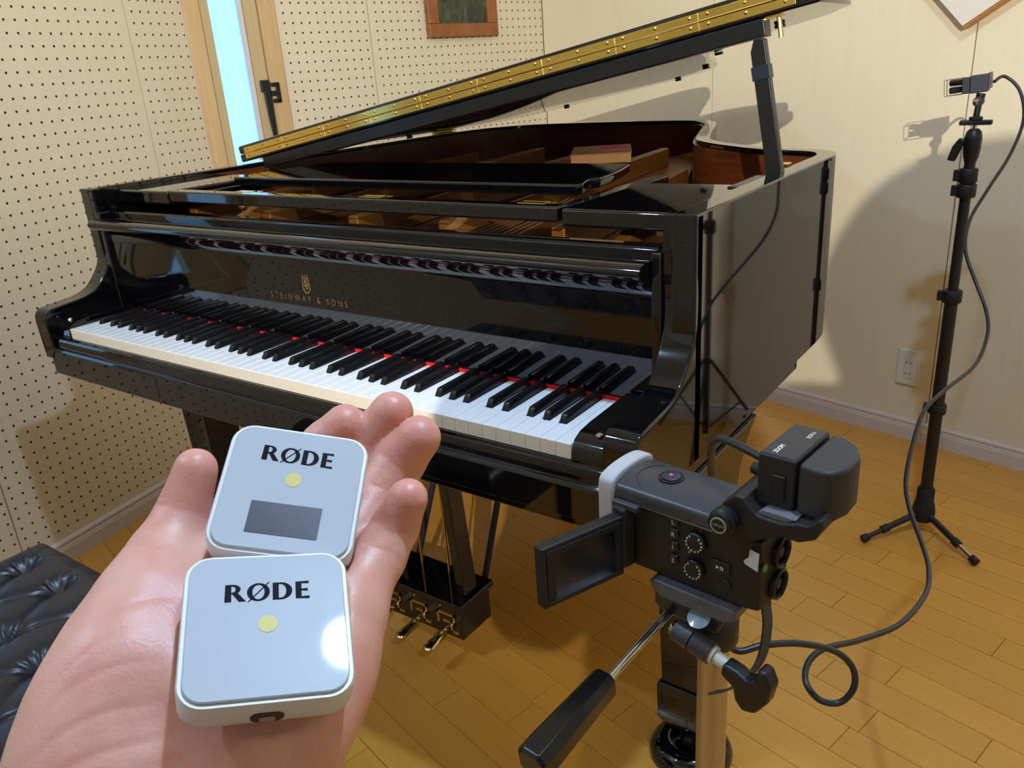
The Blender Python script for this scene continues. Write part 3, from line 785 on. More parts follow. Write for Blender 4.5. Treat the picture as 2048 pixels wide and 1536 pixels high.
# pale tilted panel on the right wall
hang = thing('wall_panel', 'pale square panel with a wooden edge hung cornerwise on the right wall', 'wall panel', FW(.78, 0, 1.22))
def rotq(c, e1, e2, a, b): return [(c[0]+e1[0]*x+e2[0]*y, c[1]+e1[1]*x+e2[1]*y) for x, y in ((0, 0), (a, 0), (a, b), (0, b))]
e1 = (math.cos(math.radians(32)), math.sin(math.radians(32))); e2 = (math.cos(math.radians(134)), math.sin(math.radians(134)))
ORW = wood_mat('edge_wood', (176, 112, 46), (198, 136, 66), rough=0.4, along=(3, 3, 3), scale=6)
MB().prism(rotq((.786, 1.214), e1, e2, .40, .40), .003, .042, 'y', FW).build('wooden_back', ORW, hang, bevel=0.001)
MB().prism(rotq((.784, 1.219), e1, e2, .396, .396), .0422, .048, 'y', FW).build('white_face', mat('panel_white', (226, 218, 204), .6, noise=.03, nscale=90), hang, bevel=0.001)

# sockets
WPL = mat('socket_white', (226, 222, 208), .35)
def socket(fr, s0, s1, z0, z1, label):
    t = thing('wall_socket', label, 'wall socket', fr((s0+s1)/2, 0, z0))
    MB().box(s0, s1, .0002, .008, z0, z1, fr).build('cover_plate', WPL, t, bevel=0.003)
    c = (s0+s1)/2; h = (z1-z0)
    MB().box(c-.013, c+.013, .0082, .0100, z0+h*.20, z1-h*.20, fr).build('socket_insert', mat('socket_insert', (216, 210, 194), .4), t, bevel=0.001)
    for zz in (z0+h*.34, z0+h*.64):
        for d in (-.0063, .0063):
            MB().box(c+d-.0011, c+d+.0011, .0098, .0103, zz-.004, zz+.004, fr).build('slot', BLKM, t)
socket(FW, .697, .768, .181, .297, 'white double wall socket low on the right wall behind the stand')
socket(FA, .530, .588, .160, .256, 'white wall socket low on the pegboard wall behind the piano')

# ------------------------------------------------------------------ tufted bench
bench = thing('piano_bench', 'black tufted leather piano bench in front of the keyboard', 'bench', (.0, -.455, 0))
bx0, bx1, by0, by1 = -.275, .285, -.635, -.282
def leather():
    m = mat('black_leather', (30, 33, 40), rough=0.33, spec=.5, bump=.06, bscale=420)
    return m
NX, NY = 260, 170
xs = np.linspace(bx0, bx1, NX); ys = np.linspace(by0, by1, NY)
X, Y = np.meshgrid(xs, ys, indexing='ij')
bu = [(-.200+.105*k, -.355) for k in range(5)] + [(-.1475+.105*k, -.458) for k in range(4)] + [(-.200+.105*k, -.561) for k in range(5)]
Hh = np.full_like(X, .030)
a_ = (X+.200)/.105; b_ = (Y+.355)/.206
rim_f = np.clip((-.325-Y)/.03, 0, 1)*np.clip((Y+.595)/.03, 0, 1)*.85+.15
for q in (a_+b_, a_-b_):
    d = np.abs(q-np.round(q))
    Hh -= rim_f*(.0050*np.exp(-(d/.16)**2)+.0045*np.exp(-(d/.035)**2))
rs = np.random.RandomState(4)
for cx_, cy_ in bu:
    dd = (X-cx_)**2+(Y-cy_)**2
    Hh -= .012*np.exp(-dd/(.022**2))+.006*np.exp(-dd/(.010**2))
    ang = np.arctan2(Y-cy_, X-cx_); rr = np.sqrt(dd)
    ph1, ph2 = rs.rand(2)*6
    Hh += (.0011*np.sin(ang*9+ph1)+.0008*np.sin(ang*15+ph2))*np.exp(-((rr-.020)/.011)**2)
ed = np.minimum(np.minimum(X-bx0, bx1-X), np.minimum(Y-by0, by1-Y))
rc = .045; e = np.clip(ed/rc, 0, 1); Hh = np.where(e < 1, Hh*np.sqrt(np.clip(1-(1-e)**2, 0, 1)) - .022*(1-np.sqrt(np.clip(1-(1-e)**2, 0, 1))), Hh)
Zz = .478+Hh
vs = [(float(X[i, j]), float(Y[i, j]), float(Zz[i, j])) for i in range(NX) for j in range(NY)]
fs = [(i*NY+j, (i+1)*NY+j, (i+1)*NY+j+1, i*NY+j+1) for i in range(NX-1) for j in range(NY-1)]
me = bpy.data.meshes.new('cushion'); me.from_pydata(vs, [], fs); me.update()
# skirt of the cushion down to the frame
bm = bmesh.new(); bm.from_mesh(me)
be = [e_ for e_ in bm.edges if e_.is_boundary]
r_ = bmesh.ops.extrude_edge_only(bm, edges=be); nv = [v for v in r_['geom'] if isinstance(v, bmesh.types.BMVert)]
for v in nv: v.co.z = .430
bmesh.ops.recalc_face_normals(bm, faces=bm.faces); bm.to_mesh(me); bm.free()
mesh_obj('cushion', me, leather(), bench, angle=70)
for cx_, cy_ in bu:
    i = int(np.argmin(abs(xs-cx_))); j = int(np.argmin(abs(ys-cy_)))
    MB().lathe([(.0085, -.003), (.0085, .0005), (.006, .003), (.0005, .004)], (cx_, cy_, float(Zz[i, j])+.001), seg=12).build('button', leather(), bench)
MB().box(bx0+.012, bx1-.012, by0+.012, by1-.012, .375, .432).build('apron', LACQ, bench, bevel=0.003)
for sx in (bx0+.045, bx1-.045):
    for sy in (by0+.045, by1-.045):
        MB().lathe([(.016, 0), (.018, .02), (.024, .36), (.026, .376)], (sx, sy, 0), seg=4).build('leg', LACQ, bench, bevel=0.002)

# ------------------------------------------------------------------ microphone stand
SX, SY = .867, 1.290
ms = thing('microphone_stand', 'slim black microphone stand with folding tripod feet beside the piano tail', 'stand', (SX, SY, 0))
MB().tube([(SX, SY, .04), (SX, SY, .63)], .0145, 18).build('lower_tube', BLKS, ms)
MB().tube([(SX, SY, .63), (SX, SY, .935)], .0115, 18).build('upper_tube', BLKS, ms)
def clamp(z, r, h, par=ms):
    c = MB(); c.lathe([(r, -h/2), (r+.002, -h/2+.003), (r+.002, h/2-.003), (r, h/2)], (SX, SY, z), seg=18)
    c.box(SX-r-.012, SX-r+.004, SY-.008, SY+.008, z-h*.38, z+h*.38)
    return c.build('clamp', BLKM, par, bevel=0.001)
clamp(.63, .019, .030); clamp(.905, .017, .032); clamp(.872, .018, .030); clamp(.345, .0185, .026)
hub = MB().lathe([(.018, .030), (.026, .036), (.028, .060), (.024, .080), (.021, .086), (.021, .120), (.017, .128)], (SX, SY, 0), seg=20).build('hub', BLKM, ms)
for (fx, fy) in ((.756, 1.160), (1.004, 1.180), (.835, 1.470)):
    d = (Vector((fx, fy, .012))-Vector((SX, SY, .058)))
    p0 = Vector((SX, SY, .058))+d*.12; p1 = Vector((fx, fy, .012)); mid = p0.lerp(p1, .55); m2 = p0.lerp(p1, .66)
    l = MB().tube([p0, mid], .0082, 12).build('foot_leg', BLKS, ms)
    MB().tube([mid, m2], .0105, 12).build('leg_clamp', BLKM, l)
    MB().tube([m2, p1], .0062, 12).build('leg_tip_tube', CHROME if fx > .9 else BLKS, l)
    MB().tube([p0.lerp(p1, .92), p0.lerp(p1, 1.03)], [.0095, .0105], 12).build('rubber_tip', BLKM, l)
bh = MB().lathe([(.0125, .935), (.0155, .945), (.0175, .962), (.0180, .985), (.0150, .998), (.0090, 1.004)], (SX, SY, 0), seg=20).build('ball_head', BLKS, ms)
MB().prism([(SX-.046, .938), (SX-.030, .935), (SX-.020, .962), (SX-.014, .980), (SX-.026, .986), (SX-.038, .968)], SY-.007, SY+.007, 'y').build('locking_lever', BLKS, bh, bevel=0.003)
MB().tube([(SX, SY, 1.000), (SX+.001, SY, 1.014)], .0042, 10).build('ball_stem', CHROME, bh)
pt = MB(); pt.box(SX-.030, SX+.032, SY-.012, SY+.012, 1.012, 1.0215); pt.lathe([(.0135, 1.0216), (.0135, 1.029)], (SX, SY, 0), seg=16)
pt.build('mount_plate', BLKM, ms, bevel=0.002)
tj = MB(); tj.tube([(SX, SY, 1.027), (SX+.002, SY, 1.058)], .0065, 12); tj.lathe([(.0105, -.010), (.0105, .010)], (SX+.001, SY, 1.060), (0, 1, 0), 16); tj.tube([(SX+.002, SY, 1.062), (SX+.004, SY, 1.076)], .0090, 12)
tj = tj.build('tilt_joint', BLKS, ms)
MB().lathe([(.0001, .006), (.006, .005), (.007, 0)], (SX-.002, SY-.011, 1.060), (0, -1, 0), 14).build('joint_screw', CHROME, tj)

# stereo microphone capsule on the stand
mc = thing('stereo_microphone', 'small black stereo microphone with a wire cage on top of the stand', 'microphone', (SX, SY, 1.076))
fm = frame((SX-.004, SY, 1.096), (math.cos(.10), 0, math.sin(.10)), (0, 1, 0), (-math.sin(.10), 0, math.cos(.10)))
MB().box(-.014, .020, -.019, .019, -.018, .018, fm).build('body', mat('capsule_grey', (38, 44, 54), .4), mc, bevel=0.002)
MB().box(-.029, -.0142, -.017, .017, -.017, .016, fm).build('capsule_collar', mat('collar_grey', (30, 35, 44), .45), mc, bevel=0.002)
MB().box(.0202, .0250, -.017, .017, -.012, .020, fm).build('back_cap', mat('back_cap', (70, 70, 72), .4), mc, bevel=0.001)
for s, zz in ((-1, .008), (1, -.007)):
    MB().tube([fm(-.028, s*.010, zz), fm(-.052, -s*.006, zz)], .0068, 14).build('capsule', mat('capsule_mesh', (60, 60, 64), .3, metal=.8), mc)
cg = MB()
for y in (-.017, .017):
    cg.tube([fm(-.028, y, .016), fm(-.062, y, .016), fm(-.062, y, -.017), fm(-.028, y, -.017)], .0011, 6)
for z in (.016, -.017): cg.tube([fm(-.062, -.017, z), fm(-.062, .017, z)], .0011, 6)
cg.build('wire_cage', CHROME, mc)

# second stand, seen only as a reflection in the side of the piano
s2 = thing('music_stand', 'thin black tripod music stand reflected in the side of the piano', 'music stand', (1.245, 1.50, 0))
x2, y2 = 1.245, 1.50
MB().tube([(x2, y2, .05), (x2, y2, .72)], .0105, 12).build('lower_tube', BLKS, s2)
MB().tube([(x2, y2, .72), (x2, y2, 1.12)], .0075, 12).build('upper_tube', BLKS, s2)
MB().lathe([(.016, .70), (.018, .705), (.018, .735), (.014, .74)], (x2, y2, 0), seg=16).build('collar', BLKM, s2)
MB().tube([(x2+.012, y2, .72), (x2+.04, y2, .72)], .008, 10).build('knob', BLKM, s2)
for k in range(3):
    a = math.radians(20+120*k); c, s_ = math.cos(a), math.sin(a)
    MB().tube([(x2+c*.012, y2+s_*.012, .30), (x2+c*.21, y2+s_*.21, .012)], .0055, 8).build('leg', BLKS, s2)
    MB().tube([(x2+c*.012, y2+s_*.012, .07), (x2+c*.115, y2+s_*.115, .150)], .0035, 8).build('leg_brace', BLKS, s2)
dsk = MB()
fd = frame((x2, y2, 1.13), (.80, -.60, 0), (.25, .33, .91), (-.55, -.73, .42))
for z in (0, .11, .22): dsk.box(-.22, .22, z-.004, z+.004, -.003, .003, fd)
for x in (-.22, -.11, 0, .11, .22): dsk.box(x-.005, x+.005, 0, .22, -.004, .002, fd)
dsk.box(-.22, .22, -.01, -.004, -.002, .03, fd)
dsk.build('folding_desk', BLKS, s2)

# ------------------------------------------------------------------ cable
CABLE = [(.892,1.290,1.0985),(0.9077,1.3181,1.1067),(0.9394,1.3138,1.0766),(0.9567,1.2734,1.0212),(0.948,1.1973,0.9593),(0.9249,1.1123,0.9009),(0.908,1.0494,0.8514),(0.9136,0.9908,0.8038),(0.941,0.9484,0.7566),(0.9698,0.908,0.7113),(0.9819,0.8609,0.6778),(0.9753,0.7861,0.6431),(0.9454,0.6774,0.6293),(0.928,0.6052,0.6167),(0.9263,0.5378,0.5898),(0.9327,0.4596,0.5558),(0.9501,0.4085,0.5336),(0.9801,0.3433,0.5182),(0.998,0.2883,0.5149),(1.0037,0.2261,0.5154),(0.991,0.1301,0.5292),(0.962,0.0512,0.5485),(0.938,-0.0097,0.5696),(0.9296,-0.0421,0.5706),(0.9347,-0.0675,0.5653),(0.9514,-0.0736,0.5546),(0.9689,-0.0625,0.5508),(0.9798,-0.0577,0.5718),(0.9754,-0.0518,0.591),(0.9598,-0.0653,0.6145),(0.9338,-0.1,0.638),(0.9081,-0.1286,0.6458),(0.8849,-0.147,0.6432),(0.8612,-0.1405,0.6653),(0.8496,-0.1286,0.7359),(0.8569,-0.1468,0.8188),(0.8704,-0.1847,0.8721),(0.8823,-0.2006,0.8931),(0.9020,-0.2131,0.898),(0.9350,-0.2285,0.8965)]
cb = MB(); cb.tube(catmull(CABLE, 10), .0034, 12)
tag(cb.build('microphone_cable', mat('cable_rubber', (34, 34, 40), .38)), 'long black cable looping from the stand microphone to the camcorder', 'cable')

# ================================================================== camcorder on its tripod
FCO, FCU, FCW = (.8233, -.2683, .8600), (.99246, -.12258, 0), (.12258, .99246, 0)
FC = frame(FCO, FCU, FCW, (0, 0, 1))
cc = thing('camcorder', 'dark compact camcorder with its side screen folded out on the tripod', 'camcorder', FC(.06, .028, -.066))
CBODY = mat('camcorder_black', (26, 24, 24), .55, bump=.05, bscale=900)
CTOP = mat('camcorder_slate', (58, 60, 64), .33)
CGREY = mat('band_grey', (188, 186, 190), .5)
INK = mat('white_ink', (215, 215, 215), .5)
# body with a chamfered connector end
bp = [(0, .004), (.112, .003), (.124, .006), (.126, .030), (.124, .052), (.112, .056), (0, .056)]
body = MB().prism(bp, -.0635, -.0035, 'z', FC).build('body', CBODY, cc, bevel=0.002)
MB().prism([(.093, .006), (.122, .009), (.1235, .030), (.121, .050), (.093, .052)], -.006, .006, 'z', FC).build('mount_base', CBODY, cc, bevel=0.003)
# rounded top shell
prof = []
for k in range(13):
    a = math.pi - math.pi*k/12
    prof.append((.028+math.cos(a)*.0285, .001+.0125*(max(0, math.sin(a))**.55)))
prof = [(-.0005, -.0035)] + prof + [(.0565, -.0035)]
def shell(b, u0, u1, sc0=1.0, sc1=1.0):
    n = len(prof)
    vs = [FC(u0, .028+(p[0]-.028)*sc0, -.0035+(p[1]+.0035)*sc0) for p in prof] + [FC(u1, .028+(p[0]-.028)*sc1, -.0035+(p[1]+.0035)*sc1) for p in prof]
    return b.add(vs, [tuple(range(n)), tuple(range(n, 2*n))] + [(i, (i+1) % n, n+(i+1) % n, n+i) for i in range(n)])
tp = shell(MB(), -.001, .088); shell(tp, .0879, .0925, 1.0, .82)
top = tp.build('top_shell', CTOP, cc, bevel=0.002, angle=50)
bt = FC(.035, .0275, .0132)
MB().lathe([(.0105, .0002), (.0105, .0010), (.0085, .0010), (.0085, .0002)], bt, seg=24, cap=False).build('button_ring', BLKS, top)
rb = MB().lathe([(.0078, 0), (.0076, .0018), (.0060, .0026), (.0005, .0028)], bt, seg=24).build('record_button', mat('button_slate', (44, 48, 58), .35), top)
MB().lathe([(.0015, .0027), (.0014, .0032), (.0003, .0034)], bt, seg=12).build('red_dot', mat('record_red', (226, 70, 96), .4, emit=(1, .1, .2, .4)), rb)
# recessed thumb area edge and side trim line
MB().tube(catmull([FC(.020, .006, .0105), FC(.010, .016, .0128), FC(.010, .032, .0134), FC(.018, .044, .0124)], 5), .0006, 6).build('thumb_ridge', mat('ridge_dark', (30, 34, 42), .4), top)
MB().box(.000, .0905, -.0008, .0006, -.0040, -.0025, FC).build('trim_line', mat('trim_steel', (120, 132, 150), .25, metal=.8), cc)
# grey rubber band at the lens end
gb = MB(); n = len(prof)
band = [( -.0025 + (p[0]+.0005)*1.09, p[1]+.0035 if p[1] > -.003 else p[1]) for p in prof]
band = [(-.0030, -.056)] + band + [(.0590, -.056)]
n = len(band)
gb.add([FC(-.0165, *q) for q in band] + [FC(-.0015, *q) for q in band], [tuple(range(n)), tuple(range(n, 2*n))] + [(i, (i+1) % n, n+(i+1) % n, n+i) for i in range(n)])
gb.build('lens_end_band', CGREY, cc, bevel=0.0025, seg=3, angle=50)
# fold-out screen
pa = Vector(FC(.006, .004, 0)); pb = Vector(FC(-.018, -.083, 0)); dl = (pb-pa).normalized(); dl.z = 0; ll = (pb-pa).length
FD = frame((pa.x, pa.y, .860), dl, Vector((-dl.y, dl.x, 0)), (0, 0, 1))     # y = towards the viewer's right
scr = MB().box(.010, ll, -.0005, .0105, -.067, -.012, FD).build('screen_panel', BLKS, cc, bevel=0.0018)
bz = MB(); bz.box(.014, ll-.004, .0106, .0116, -.064, -.061, FD); bz.box(.014, ll-.004, .0106, .0116, -.021, -.0155, FD); bz.box(ll-.012, ll-.004, .0106, .0116, -.058, -.021, FD); bz.box(.014, .020, .0106, .0116, -.058, -.021, FD)
bz.build('screen_bezel', BLKM, scr, bevel=0.0004, seg=1)
MB().box(.020, ll-.010, .0104, .0110, -.0612, -.0208, FD).build('display', mat('dark_display', (12, 15, 22), .22), scr)
MB().box(-.002, .012, -.002, .0115, -.062, -.006, FD).build('screen_hinge', CBODY, cc, bevel=0.003)
MB().box(.000, .024, -.006, .006, -.0085, -.0025, FC).build('hinge_cap', CTOP, cc, bevel=0.0015)
# side controls
for (zz, ch) in ((-.0085, 'L'), (-.0195, 'R'), (-.031, '1'), (-.043, '2')):
    k = MB().lathe([(.0046, 0), (.0046, .0012), (.0036, .0020), (.0003, .0021)], FC(.053, .0032, zz), (-FCW[0], -FCW[1], 0), 16).build('mode_button', mat('button_black', (30, 28, 28), .4), cc)
    text_mesh('button_letter', ch, .0055, FC(.053, .0008, zz), FCU, (0, 0, 1), INK, k)
    MB().sphere(FC(.056, .0020, zz+.0045), .0005, 8, 6).build('indicator_dot', INK, k)
for (u, zz) in ((.0735, -.0185), (.0725, -.0430)):
    kn = MB().lathe([(.0088, -.001), (.0088, .0045), (.0078, .0058), (.0003, .0060)], FC(u, .0032, zz), (-FCW[0], -FCW[1], 0), 28).build('level_dial', BLKS, cc, bevel=0.0006)
    for q in range(12):
        a = math.radians(40+q*26)
        du, dz_ = math.sin(a)*.0066, math.cos(a)*.0066
        MB().box(u+du-.0005, u+du+.0005, -.0032, -.0027, zz+dz_-.0007, zz+dz_+.0007, FC).build('dial_tick', INK, kn)
text_mesh('dial_number', '2', .0055, FC(.0665, .0026, -.0300), FCU, (0, 0, 1), INK, cc)
text_mesh('dial_number', '1', .0050, FC(.0690, .0026, -.0075), FCU, (0, 0, 1), mat('faint_ink', (120, 118, 116), .5), cc)
text_mesh('dial_number', '2', .0050, FC(.0760, .0026, -.0080), FCU, (0, 0, 1), mat('faint_ink', (120, 118, 116), .5), cc)
pp = MB().box(.086, .1015, .0012, .0032, -.0390, -.0285, FC).build('play_button', mat('button_black', (30, 28, 28), .4), cc, bevel=0.0007)
sy = MB(); sy.prism([(.0905, -.0355), (.0905, -.0325), (.0930, -.0340)], .0008, .0013, 'y', FC); sy.box(.0940, .0948, .0008, .0013, -.0355, -.0325, FC); sy.box(.0956, .0964, .0008, .0013, -.0355, -.0325, FC)
sy.build('play_symbol', INK, pp)
MB().lathe([(.0044, 0), (.0044, .0014), (.0036, .0020), (.0003, .0021)], FC(.0985, .0030, -.0475), (-FCW[0], -FCW[1], 0), 16).build('power_button', mat('button_black', (30, 28, 28), .4), cc)
MB().prism([(.1135, -.0225), (.1235, -.0255), (.1240, -.0105), (.1170, -.0090), (.1160, -.0160), (.1125, -.0200)], .0012, .0020, 'y', FC).build('tape_scrap', mat('pale_tape', (205, 208, 212), .4), cc)
MB().lathe([(.0032, 0), (.0032, .0012), (.0003, .0014)], FC(.1252, .0085, -.0250), FCU, 14).build('green_lamp', mat('green_ring', (70, 150, 84), .4), cc)
for (w_, zz) in ((.0320, -.0230), (.0300, -.0500)):
    jk = MB().lathe([(.0125, -.001), (.0125, .0030), (.0112, .0040), (.0098, .0020), (.0098, -.0005), (.0045, -.0005), (.0040, .0018), (.0005, .0019)], FC(.1262, w_, zz), FCU, 28).build('input_jack', BLKS, cc, bevel=0)
# folding microphone arm
armp = [(.084, .000), (.089, .014), (.096, .025), (.103, .0315), (.110, .0315), (.115, .0255), (.121, .0205), (.139, .0205), (.150, .0240), (.158, .0250), (.166, .0330), (.1685, .0270), (.163, .0150), (.152, .0095), (.138, .0090), (.124, .0010), (.116, -.004), (.095, -.004)]
arm = MB().prism(armp, .001, .054, 'y', FC).build('microphone_arm', CBODY, cc, bevel=0.002)
cr = MB(); cr.prism([(.119, .0207), (.140, .0207), (.148, .0245), (.124, .0245)], .004, .050, 'y', FC)
cr.build('arm_cradle', mat('cradle_slate', (108, 110, 116), .35), arm)
th = MB().lathe([(.0100, 0), (.0105, .003), (.0105, .008), (.0088, .0095), (.0088, .0125), (.0070, .0132), (.0003, .0134)], FC(.0985, .0008, .0115), (-FCW[0], -FCW[1], 0), 24).build('thumb_screw', BLKS, arm)
MB().lathe([(.0064, .0133), (.0064, .0139), (.0052, .0139), (.0052, .0133)], FC(.0985, .0008, .0115), (-FCW[0], -FCW[1], 0), 24, False).build('screw_mark', mat('mark_olive', (150, 150, 130), .4), th)
text_mesh('screw_lettering', 'OPEN', .0034, FC(.0985, -.0131, .0115), FCU, (0, 0, 1), mat('mark_olive', (150, 150, 130), .4), th)
# cable capsule box held in the cradle
ECM = mat('capsule_box', (46, 47, 52), .38); ECD = mat('capsule_dark', (27, 27, 29), .5)
ec = MB().box(.1135, .1415, .014, .073, .0225, .0635, FC).build('capsule_box', ECD, cc, bevel=0.0022, seg=3)
MB().box(.1150, .1400, .0155, .0715, .06352, .06385, FC).build('box_top', ECM, ec)
fwp = [(.0145), ]
wsp = [(.1428, .0145), (.155, .0125), (.1635, .0125), (.1690, .0170), (.1730, .030), (.1725, .048), (.1650, .064), (.155, .0715), (.1428, .0735)]
MB().prism(wsp, .0235, .0625, 'z', FC).build('capsule_front', mat('front_grey', (48, 49, 50), .55), ec, bevel=0.0035, seg=3, angle=40)
MB().box(.1250, .1350, .0120, .0145, .0300, .0500, FC).build('release_tab', BLKM, ec, bevel=0.003, seg=3)
tx = Vector(FCW); ty = -Vector(FCU)
text_mesh('box_lettering', 'ZOOM', .0046, FC(.1235, .0265, .0640), tx, ty, INK, ec, off=.0002)
text_mesh('box_lettering', 'ECM-3', .0042, FC(.1330, .0590, .0640), tx, ty, INK, ec, off=.0001)
MB().lathe([(.006, 0), (.0058, .010), (.0045, .018)], FC(.1135, .045, .0330), (-FCU[0], -FCU[1], 0), 16).build('cable_boot', BLKM, ec)
# flat strap hanging below
stp = catmull([(0.9356,-0.2236,0.7960), (0.9356,-0.2236,0.7667),(0.9407,-0.2331,0.7528),(0.9424,-0.2476,0.7338),(0.938,-0.2627,0.7231),(0.9267,-0.2755,0.7137),(0.9142,-0.2806,0.7084)], 6)
sb = MB(); side = (r2*0.8 + fwd*0.6).normalized()*.0058
vs = []; fs = []
for i, q in enumerate(stp):
    t = (stp[min(i+1, len(stp)-1)]-stp[max(i-1, 0)]).normalized(); nn = t.cross(side).normalized()*.0008
    vs += [q-side-nn, q+side-nn, q+side+nn, q-side+nn]
for i in range(len(stp)-1):
    for k in range(4): fs.append((4*i+k, 4*i+(k+1) % 4, 4*i+4+(k+1) % 4, 4*i+4+k))
fs += [(0, 1, 2, 3), tuple(4*(len(stp)-1)+k for k in range(4))]
sb.add(vs, fs).build('wrist_strap', mat('strap_grey', (70, 68, 66), .6), cc)

# ------------------------------------------------------------------ tripod
TX, TY = .9030, -.2520
tr = thing('camera_tripod', 'silver tubed camera tripod with a chrome pan handle under the camcorder', 'tripod', (TX, TY, 0))
HEAD = mat('head_grey', (54, 56, 62), .42, noise=.2, nscale=90)
qp = MB(); qp.prism([(.034, -.0655), (.040, -.0640), (.106, -.0640), (.110, -.0655), (.110, -.0740), (.100, -.0785), (.045, -.0785), (.036, -.0740)], -.004, .050, 'y', FC)
qp.build('quick_plate', mat('plate_worn', (88, 90, 98), .34, noise=.35, nscale=140), tr, bevel=0.002)
MB().prism([(.032, -.0790), (.050, -.0790), (.090, -.0790), (.094, -.0900), (.090, -.1020), (.060, -.1020), (.040, -.1020), (.031, -.0960)], .006, .040, 'y', FC).build('tilt_head', HEAD, tr, bevel=0.004, seg=3)
MB().lathe([(.018, 0), (.020, .004), (.020, .026), (.016, .034), (.0005, .036)], (TX, TY, .736), seg=28).build('pan_base', HEAD, tr)
MB().lathe([(.0085, 0), (.0095, .002), (.0095, .0025), (.0005, .004)], FC(.0760, .004, -.0900), (-FCW[0]*.5, -FCW[1]*.5, .8), 20).build('bubble_level', mat('level_glass', (170, 200, 226), .1, coat=.6), tr)
cl = MB(); c0 = Vector(FC(.061, -.006, -.1010)); c1 = Vector(FC(.094, -.008, -.1075))
cl.tube([c0, c0.lerp(c1, .45)], .0092, 16); cl = cl.build('clamp_barrel', HEAD, tr)
MB().tube([c0.lerp(c1, .48), c1], .0092, 16).build('clamp_half', HEAD, cl)
MB().lathe([(.0075, 0), (.0060, .004), (.0003, .0055)], c0, (c0-c1), 14).build('clamp_cap', CHROME, cl)
ax = (c1-c0).normalized()
MB().tube([c1, c1+ax*.003], .0075, 14).build('washer', mat('washer_cream', (206, 200, 186), .4), cl)
MB().tube([c1+ax*.0035, c1+ax*.014], .0055, 14).build('screw_shaft', mat('washer_cream', (206, 200, 186), .4), cl)
lv = c1+ax*.013
vx = ax; vz = Vector((0, 0, 1)); vy = vz.cross(vx).normalized(); vz = vx.cross(vy)
FV = frame(lv, vx, vy, vz)
wing = [(.0, .0055), (.0, -.006), (.012, -.010), (.016, -.020), (.024, -.026), (.034, -.020), (.040, -.004), (.040, .012), (.033, .022), (.026, .021), (.027, .010), (.020, .004), (.012, .006)]
MB().prism(wing, -.008, .006, 'y', FV).build('locking_wing', BLKS, cl, bevel=0.003, seg=3)
MB().tube([(TX, TY, .34), (TX, TY, .742)], .0128, 24).build('centre_column', ALU, tr)
ra, rbb = Vector((.8760, -.2600, .7700)), Vector((.8612, -.3642, .7549))
MB().tube([ra, rbb], .0036, 14).build('pan_rod', CHROME, tr)
ga, gb2 = Vector((.8619, -.3595, .7567)), Vector((.8524, -.4477, .7471))
gd = (gb2-ga).normalized(); gx = gd.cross(Vector((0, 0, 1))).normalized(); gz = gx.cross(gd)
gr = MB(); vs = []; fs = []
for t, wd_, h_ in ((0, .0085, .0095), (.03, .0100, .0110), (.80, .0125, .0120), (.97, .0125, .0120), (1.0, .0105, .0100)):
    c = ga.lerp(gb2, t)
    oc = [(-1, -.55), (-.55, -1), (.55, -1), (1, -.55), (1, .55), (.55, 1), (-.55, 1), (-1, .55)]
    vs += [c+gx*a*wd_+gz*b*h_ for a, b in oc]
for i in range(4):
    for k in range(8): fs.append((8*i+k, 8*i+(k+1) % 8, 8*i+8+(k+1) % 8, 8*i+8+k))
fs += [tuple(range(8)), tuple(range(32, 40))]
gr.add(vs, fs).build('handle_grip', mat('grip_black', (16, 14, 16), .22), tr, bevel=0.0008)
MB().lathe([(.021, .33), (.024, .338), (.024, .372), (.020, .380)], (TX, TY, 0), seg=20).build('shoulder', BLKS, tr)
for k in range(3):
    a = math.radians(-82+120*k); c, s_ = math.cos(a), math.sin(a)
    l = MB().tube([(TX+c*.022, TY+s_*.022, .352), (TX+c*.17, TY+s_*.17, .11)], .0105, 12).build('leg', ALU, tr)
    MB().tube([(TX+c*.165, TY+s_*.165, .118), (TX+c*.225, TY+s_*.225, .018)], .0080, 12).build('leg_extension', ALU, l)
    MB().tube([(TX+c*.222, TY+s_*.222, .022), (TX+c*.232, TY+s_*.232, .004)], [.010, .0115], 12).build('rubber_foot', BLKM, l)

